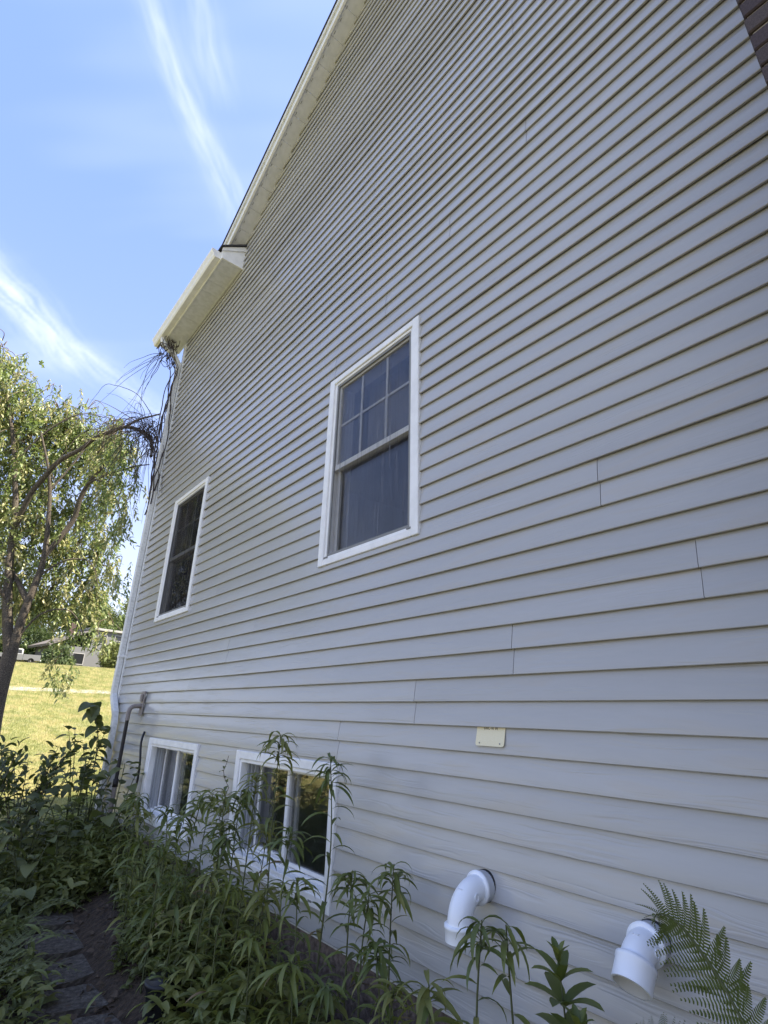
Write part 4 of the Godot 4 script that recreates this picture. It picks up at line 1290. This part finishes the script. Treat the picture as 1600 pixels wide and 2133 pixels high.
func build_vines() -> void:
	var o := thing("dead_vine", "tangle of bare dark vine stems on the downspout and gutter", "vine", Vector3(-7.2, gy(-7.2, -1.7), -1.7))
	var at := o.position
	var climb := mb()
	for s in 7:
		var pts := []
		var y := rr(3.9, 5.2)
		var x := rr(-7.33, -7.16)
		var off := rr(0.06, 0.14)
		while y < 6.9:
			pts.append(wall_p(x, y, off) - at)
			y += rr(0.10, 0.22)
			x = clampf(x + rr(-0.05, 0.05), -7.36, -7.12)
			off = clampf(off + rr(-0.035, 0.035), 0.04, 0.18)
			if y > 6.45:
				off += 0.05
				x -= 0.02
		var sp := smooth_path(pts, 3)
		tube(climb, sp, taper(sp.size(), 0.010, 0.005), 5)
	part("climbing_stem", done(climb), M.vine, o)
	var knot := mb()
	for s in 26:        # the knot at the gutter end
		var c := wall_p(-7.36 + rr(-0.08, 0.10), 6.78 + rr(-0.22, 0.18), 0.22 + rr(-0.07, 0.1))
		var pts := []
		var a := rr(0, TAU)
		for i in 7:
			a += rr(0.5, 1.2)
			pts.append(c - at + Vector3(cos(a) * rr(0.04, 0.11), rr(-0.10, 0.10), sin(a) * rr(0.04, 0.10)))
		tube(knot, smooth_path(pts, 3), taper(19, 0.006, 0.003), 4)
	part("knot", done(knot), M.vine, o)
	var wisp := mb()
	for s in 10:        # loose wisps hanging from the knot into the air
		var p := wall_p(-7.42 + rr(-0.1, 0.08), 6.72 + rr(-0.1, 0.1), 0.28)
		var pts := [p - at]
		var d := Vector3(rr(-0.35, 0.05), rr(-0.8, 0.1), rr(0.0, 0.5))
		for i in 8:
			p += d * 0.14
			d += Vector3(rr(-0.18, 0.18), rr(-0.35, 0.12), rr(-0.18, 0.18))
			pts.append(p - at)
		var sp := smooth_path(pts, 3)
		tube(wisp, sp, taper(sp.size(), 0.005, 0.0015), 4)
	part("wisp", done(wisp), M.vine, o)
	# curtains of bare twigs hanging from the limb that reaches the corner
	var h := thing("hanging_twigs", "curtain of bare dark twigs hanging beside the downspout", "twigs", Vector3(-7.9, gy(-7.9, -1.6), -1.6))
	var ht := h.position
	var limb := [Vector3(-9.14, 5.80, -1.22), Vector3(-8.86, 5.89, -1.41), Vector3(-8.59, 5.88, -1.50), Vector3(-8.32, 5.78, -1.65), Vector3(-8.05, 5.59, -1.75), Vector3(-7.77, 5.40, -1.76), Vector3(-7.52, 5.1, -1.74), Vector3(-7.50, 5.6, -1.72)]
	var tw := mb()
	for s in 125:
		var t := pow(rng.randf(), 0.85)
		var p := on_path(limb, t) + Vector3(rr(-0.08, 0.08), rr(-0.1, 0.15), rr(-0.08, 0.12))
		var pts := [p - ht]
		var d := Vector3(rr(-0.5, 0.45), rr(-0.3, 0.7), rr(-0.25, 0.5))
		var n := rng.randi_range(8, 19)
		for i in n:
			p += d * 0.085
			if p.z < WALL_Z + 0.06 and p.x > -7.45: p.z = WALL_Z + 0.07
			d += Vector3(rr(-0.22, 0.22), rr(-0.32, 0.08), rr(-0.2, 0.2))
			d = d.limit_length(1.25)
			pts.append(p - ht)
		var sp := smooth_path(pts, 2)
		tube(tw, sp, taper(sp.size(), rr(0.004, 0.008), 0.0015), 4)
	part("twig", done(tw), M.vine, h)
	var up := mb()
	for s in 34:        # fine upward and arching sprays above the limb
		var p := on_path(limb, rr(0.0, 0.9))
		var pts := [p - ht]
		var d := Vector3(rr(-0.8, 0.6), rr(0.4, 1.1), rr(-0.3, 0.5))
		for i in 9:
			p += d * 0.10
			d += Vector3(rr(-0.2, 0.2), rr(-0.32, 0.02), rr(-0.15, 0.2))
			pts.append(p - ht)
		var sp := smooth_path(pts, 2)
		tube(up, sp, taper(sp.size(), 0.005, 0.0012), 4)
	part("spray", done(up), M.vine, h)

func clump(seed_: int, n: int, size: float, spread_: float) -> ArrayMesh:
	var r := RandomNumberGenerator.new()
	r.seed = seed_
	var st := mb()
	for i in n:
		var c := Vector3(r.randfn(), r.randfn() * 0.7, r.randfn()) * spread_
		var b := Basis(Vector3(r.randfn(), r.randfn(), r.randfn()).normalized(), r.randf() * TAU)
		var s := size * r.randf_range(0.6, 1.2)
		var u := b.x * s
		var v := b.y * s * 0.6
		for q in [c - u, c + v, c + u, c - u, c + u, c - v]: st.add_vertex(q)
	st.generate_normals()
	return st.commit()

func far_tree(label: String, x: float, z: float, height: float, width: float, m: Material, cm: Array) -> void:
	var at := Vector3(x, gy(x, z) - 0.2, z)
	var o := thing("background_tree", label, "tree", at, "trees on the hill beyond the lawn")
	var st := mb()
	branch(st, [Vector3.ZERO, Vector3(rr(-0.3, 0.3), height * 0.35, rr(-0.3, 0.3)), Vector3(rr(-0.5, 0.5), height * 0.8, rr(-0.5, 0.5))], 0.32, 0.08, 8)
	for i in 6:
		var a := rr(0, TAU)
		var y := height * rr(0.3, 0.6)
		branch(st, [Vector3(0, y, 0), Vector3(cos(a) * width * 0.25, y + height * 0.12, sin(a) * width * 0.25), Vector3(cos(a) * width * 0.45, y + height * 0.2, sin(a) * width * 0.45)], 0.13, 0.03, 6)
	part("trunk", done(st), M.bark, o)
	var xf := []
	var lobes := []
	for i in 12:
		var a := rr(0, TAU)
		var f := rr(0.15, 0.95)
		var rad := width * 0.36 * sin(PI * clampf(f * 0.85 + 0.12, 0, 1))
		lobes.append([Vector3(cos(a) * rad, height * lerpf(0.22, 0.9, f), sin(a) * rad), width * rr(0.13, 0.22)])
	for i in 520:
		var l: Array = lobes[rng.randi() % lobes.size()]
		var d := Vector3(rng.randfn(), rng.randfn(), rng.randfn()).normalized() * float(l[1]) * rr(0.55, 1.1)
		xf.append(Transform3D(rand_basis(rr(0.7, 1.3), 1.2), l[0] + d))
	var cr := copies("crown", cm[rng.randi() % cm.size()], m, xf, o)
	cr.set_meta("kind", "stuff")

func build_background() -> void:
	var cm := [clump(301, 26, 0.20, 0.42), clump(302, 26, 0.18, 0.45)]
	var spots := [
		[-112, -29, 17, 11, 1, "light green tree standing nearest the downspout on the hill"], [-104, -26.5, 12, 9, 0, "round dark tree right of the far house"], [-118, -24, 17, 12, 0, "tall dark tree behind the roof of the far house"],
		[-116, -16, 15, 11, 2, "dark tree behind the left end of the far house"], [-108, -10, 15, 11, 2, "dark tree behind the pickup truck"], [-112, -3, 16, 12, 0, "dark tree behind the leaning trunk"],
		[-120, 6, 16, 12, 1, "tree on the hill left of the leaning trunk"], [-92, -22.2, 4.5, 4.5, 1, "low bright bush in front of the far house"], [-93, -14.6, 3.2, 3.6, 2, "low dark shrub between pickup truck and far house"]]
	for s in spots: far_tree(s[5], s[0], s[1], s[2], s[3], M.far[s[4]], cm)
	var wood := []
	for i in 6400:
		var z := rr(-31.0, 75.0)
		var x := -104.0 - rr(0.0, 9.0)
		wood.append(Transform3D(rand_basis(rr(1.0, 1.9), 1.2), Vector3(x, gy(x, z) + 5.5 * pow(rng.randf(), 1.2) * (0.75 + 0.35 * noise.get_noise_2d(z, 7.0)), z)))
	tag(copies(numbered("far_thicket"), cm[0], M.far[2], wood, self), "dark thicket closing the view at the top of the lawn", "thicket", "", "stuff")
	# the house on the hill
	var hp := Vector3(-101, gy(-101, -19.5), -19.5)
	var fh := thing("far_house", "grey house with low roofs on the hill behind the drooping leaves", "house", hp)
	fh.rotation.y = PI * 0.5 + 0.2
	fh.scale = Vector3.ONE * 1.28
	# local: +x to the right in the picture, +z toward the lawn
	var wl := mb()
	cbox(wl, Vector3(0, 1.5, 0), Vector3(9.4, 3.0, 6.0), 0.02)
	cbox(wl, Vector3(1.3, 4.0, 0.2), Vector3(4.0, 2.4, 5.4), 0.02)
	part("wall", done(wl), M.far_wall, fh)
	var rf := mb()
	prism(rf, [Vector2(-5.6, 2.8), Vector2(-0.5, 5.3), Vector2(-0.4, 5.5), Vector2(-5.7, 3.05)], Vector3(0, 0, -3.3), Vector3.RIGHT, Vector3.UP, Vector3(0, 0, 6.8))
	prism(rf, [Vector2(3.0, 4.4), Vector2(5.6, 2.7), Vector2(5.7, 2.95), Vector2(3.1, 4.65)], Vector3(0, 0, -3.3), Vector3.RIGHT, Vector3.UP, Vector3(0, 0, 6.8))
	var rp := part("roof", done(rf), M.far_roof, fh)
	part("flat_roof", box_mesh(Vector3(-1.2, 5.22, -2.9), Vector3(3.7, 5.5, 3.3), 0.03), M.far_trim, fh)
	for w in [[0.0, 3.7, 1.0, 1.0], [2.1, 4.25, 1.5, 0.6], [-2.6, 1.0, 1.3, 1.2], [1.0, 1.0, 1.6, 1.2], [3.4, 1.0, 1.2, 1.2]]:
		var win := hub("window", fh)
		var zf := 2.92 if w[1] > 3.0 else 3.02
		part("frame", rect_frame(w[0] - 0.08, w[0] + w[2] + 0.08, w[1] - 0.08, w[1] + w[3] + 0.08, zf, 0.09, 0.1), M.far_trim, win)
		part("pane", box_mesh(Vector3(w[0], w[1], zf - 0.02), Vector3(w[0] + w[2], w[1] + w[3], zf + 0.01), 0.001), M.dark_glass, win)
	part("chimney", box_mesh(Vector3(-2.6, 4.0, -0.5), Vector3(-1.9, 6.1, 0.3), 0.02), M.brick[0], fh)
	build_truck()

func build_truck() -> void:
	var x := -84.6
	var z := -8.3
	var t := thing("pickup_truck", "grey and white pickup truck parked at the top of the lawn", "truck", Vector3(x, gy(x, z) + 0.02, z))
	t.rotation.y = PI * 0.5 + 0.12     # local -x is the front (left in the picture)
	var b := mb()
	var w := Vector3(0, 0, 1.8)
	var o := Vector3(0, 0, -0.9)
	prism(b, [Vector2(-2.7, 0.45), Vector2(-2.75, 0.75), Vector2(-2.65, 1.05), Vector2(-1.15, 1.15), Vector2(0.75, 1.15), Vector2(0.75, 0.42)], o, Vector3.RIGHT, Vector3.UP, w)
	part("body", done(b), M.paint_silver, t)
	var bed := mb()
	cbox(bed, Vector3(1.78, 0.80, 0.86), Vector3(2.0, 0.72, 0.08), 0.02)
	cbox(bed, Vector3(1.78, 0.80, -0.86), Vector3(2.0, 0.72, 0.08), 0.02)
	cbox(bed, Vector3(2.76, 0.82, 0), Vector3(0.08, 0.68, 1.78), 0.02)
	cbox(bed, Vector3(1.78, 0.52, 0), Vector3(1.96, 0.1, 1.66), 0.01)
	part("bed", done(bed), M.paint_silver, t)
	var cab := mb()
	prism(cab, [Vector2(-1.25, 1.152), Vector2(-0.55, 1.78), Vector2(-0.35, 1.83), Vector2(0.55, 1.83), Vector2(0.72, 1.75), Vector2(0.75, 1.152)], Vector3(0, 0, -0.78), Vector3.RIGHT, Vector3.UP, Vector3(0, 0, 1.56))
	part("cab", done(cab), M.paint_white, t)
	for s in [-1.0, 1.0]:
		var g := mb()
		prism(g, [Vector2(-0.98, 1.22), Vector2(-0.52, 1.66), Vector2(-0.18, 1.70), Vector2(-0.18, 1.22)], Vector3(0, 0, s * 0.785 - 0.006), Vector3.RIGHT, Vector3.UP, Vector3(0, 0, 0.012))
		part("window", done(g), M.dark_glass, t)
		var g2 := mb()
		prism(g2, [Vector2(-0.10, 1.22), Vector2(-0.10, 1.70), Vector2(0.50, 1.70), Vector2(0.62, 1.22)], Vector3(0, 0, s * 0.785 - 0.006), Vector3.RIGHT, Vector3.UP, Vector3(0, 0, 0.012))
		part("window", done(g2), M.dark_glass, t)
		for wx in [-1.85, 1.75]:
			var wh := hub("wheel", t)
			var ty := mb()
			tube(ty, [Vector3(wx, 0.37, s * 0.72), Vector3(wx, 0.37, s * 0.74), Vector3(wx, 0.37, s * 0.92), Vector3(wx, 0.37, s * 0.94), Vector3(wx, 0.37, s * 0.93)], [0.2, 0.37, 0.37, 0.33, 0.22], 20)
			part("tyre", done(ty), M.tyre, wh)
			var ri := mb()
			tube(ri, [Vector3(wx, 0.37, s * 0.90), Vector3(wx, 0.37, s * 0.93), Vector3(wx, 0.37, s * 0.935)], [0.22, 0.20, 0.01], 14)
			part("rim", done(ri), M.chrome, wh)
		part("mirror", box_mesh(Vector3(-0.98, 1.18, s * 0.95 - 0.09), Vector3(-0.86, 1.36, s * 0.95 + 0.09), 0.02), M.tyre, t)
		part("headlight", box_mesh(Vector3(-2.76, 0.82, s * 0.68 - 0.16), Vector3(-2.66, 0.98, s * 0.68 + 0.16), 0.02), M.chrome, t)
	part("bumper", box_mesh(Vector3(-2.86, 0.42, -0.9), Vector3(-2.74, 0.62, 0.9), 0.03), M.chrome, t)
	part("bumper", box_mesh(Vector3(2.80, 0.42, -0.88), Vector3(2.92, 0.58, 0.88), 0.03), M.chrome, t)

func build_ground() -> void:
	var xs := spread([[-320, -120, 20], [-120, -40, 4], [-40, -10, 1.0], [-10, 2, 0.35], [2, 12, 1.0], [12, 160, 20]])
	var zs := spread([[-200, -60, 20], [-60, -12, 4], [-12, -2, 0.8], [-2, 2, 0.3], [2, 12, 1.0], [12, 60, 4], [60, 200, 20]])
	tag(part("ground", sheet(xs, zs, 0.0), M.lawn, self), "", "", "", "structure")
	var bed := part("garden_bed", sheet(spread([[-8.3, 1.5, 0.25], [1.5, 10.0, 0.5]]), spread([[-1.874, 1.6, 0.15], [1.6, 6.0, 0.4]]), 0.012), M.soil, self)
	tag(bed, "", "", "", "structure")
	tag(part("driveway", sheet(spread([[-44.2, -41.2, 0.75]]), spread([[-40, 3, 0.75]]), 0.05), M.asphalt, self), "", "", "", "structure")
	# flagstones of the narrow path
	var path := Node3D.new()
	path.name = "garden_path"
	add_child(path)
	tag(path, "", "", "", "structure")
	var x := -1.8
	while x > -4.9:
		var ln := rr(0.36, 0.52)
		var cx := x - ln * 0.5
		var cz := path_z(cx)
		var pts := []
		var wide := rr(0.20, 0.30)
		for i in 14:
			var a := TAU * i / 14.0
			var sq := 1.0 / maxf(absf(cos(a)), absf(sin(a)))
			pts.append(Vector2(cos(a) * (ln * 0.5 - 0.02) * lerpf(1.0, sq, 0.45), sin(a) * wide * lerpf(1.0, sq, 0.45)) * rr(0.84, 1.04))
		var st := mb()
		prism(st, pts, Vector3(0, -0.03, 0), Vector3.RIGHT, Vector3.BACK, Vector3(0, 0.045, 0))
		var tilt := Basis(Vector3.UP, rr(-0.5, 0.5)) * Basis(Vector3.BACK, rr(-0.05, 0.05)) * Basis(Vector3.RIGHT, rr(-0.05, 0.05))
		part("flagstone", done(st), M.stone, path, Transform3D(tilt, Vector3(cx, gy(cx, cz) + 0.024, cz + rr(-0.05, 0.05))))
		x -= ln
	var dead := leaf(0.055, 0.030, 0.2, 0.9, "oval", 0.5, 4)
	var lit := []
	for i in 320:
		var lx := rr(-6.6, -1.2)
		var lz := path_z(lx) + rng.randfn() * 0.22
		lit.append(Transform3D((Basis(Vector3.UP, rr(0, TAU)) * Basis(Vector3.RIGHT, rr(-0.6, 0.6))).scaled(Vector3.ONE * rr(0.5, 1.2)), Vector3(lx, gy(lx, lz) + rr(0.018, 0.045), lz)))
	tag(copies("leaf_litter", dead, M.litter, lit, self), "brown fallen leaves littering the narrow path", "leaves", "", "stuff")
	# mown grass of the lawn
	var tufts := []
	for v in 3:
		var r := RandomNumberGenerator.new()
		r.seed = 400 + v
		var st := mb()
		for i in 8:
			var c := Vector3(r.randf_range(-0.05, 0.05), 0, r.randf_range(-0.05, 0.05))
			var a := r.randf() * TAU
			var w := Vector3(cos(a), 0, sin(a)) * 0.004
			var tip := c + Vector3(r.randf_range(-0.04, 0.04), r.randf_range(0.03, 0.075), r.randf_range(-0.04, 0.04))
			for q in [c - w, tip, c + w]: st.add_vertex(q)
		st.generate_normals()
		tufts.append(st.commit())
	for v in 3:
		var xf := []
		for i in 125000:
			var d := 8.0 + 86.0 * pow(rng.randf(), 1.9)
			var z := -d * (rr(-0.02, 0.30) if rng.randf() < 0.5 else rr(-0.75, -0.02))
			if d < 8.6 and z > -3.0: continue
			var patch := noise.get_noise_2d(d * 0.9, z * 2.2) + 0.5 * noise.get_noise_2d(d * 3.1, z * 5.0)
			if (v == 1 and patch < rr(-0.1, 0.15)) or (v == 2 and patch > rr(-0.15, 0.1)): continue
			if z < WALL_Z and d < 7.6: continue
			xf.append(Transform3D(rand_basis(rr(0.8, 1.5) * (1.0 + maxf(0.0, d - 20.0) * 0.03), 0.2), Vector3(-d, gy(-d, z) - 0.01, z)))
		var o := copies(numbered("lawn_grass"), tufts[v], M.blade[v], xf, self)
		tag(o, ["sunlit mown yellow-green grass of the lawn", "darker green blades among the mown lawn grass", "dry straw-coloured blades among the mown lawn grass"][v], "grass", "", "stuff")

func _ready() -> void:
	rng.seed = 20240607
	noise.seed = 3
	noise.frequency = 0.35
	var cam := Camera3D.new()
	cam.name = "camera"
	cam.position = Vector3(0, EYE_Y, 0)
	cam.rotation = Vector3(0.36727, 0.88848, 0.02766)
	cam.fov = 87.706
	cam.near = 0.05
	cam.far = 900.0
	add_child(cam)
	cam.current = true
	var sun := DirectionalLight3D.new()
	sun.name = "sun"
	var down := Vector3(-1.0, -1.74, 0.70).normalized()
	sun.look_at_from_position(Vector3.ZERO, down, Vector3.RIGHT)
	sun.light_energy = 1.6
	sun.light_color = Color(1.0, 0.95, 0.86)
	sun.light_angular_distance = 0.53
	sun.shadow_enabled = true
	add_child(sun)
	var we := WorldEnvironment.new()
	we.name = "world"
	var env := Environment.new()
	env.background_mode = Environment.BG_SKY
	var sky := Sky.new()
	var pm := PanoramaSkyMaterial.new()
	pm.panorama = ImageTexture.create_from_image(make_sky(-down))
	sky.sky_material = pm
	env.sky = sky
	env.tonemap_mode = Environment.TONE_MAPPER_LINEAR
	env.tonemap_exposure = 2.95
	env.sdfgi_enabled = true
	env.ssao_enabled = true
	env.ssil_enabled = true
	we.environment = env
	add_child(we)
	make_materials()
	build_ground()
	build_house()
	build_background()
	build_near_tree()
	build_vines()
	build_fixtures()
	build_garden()
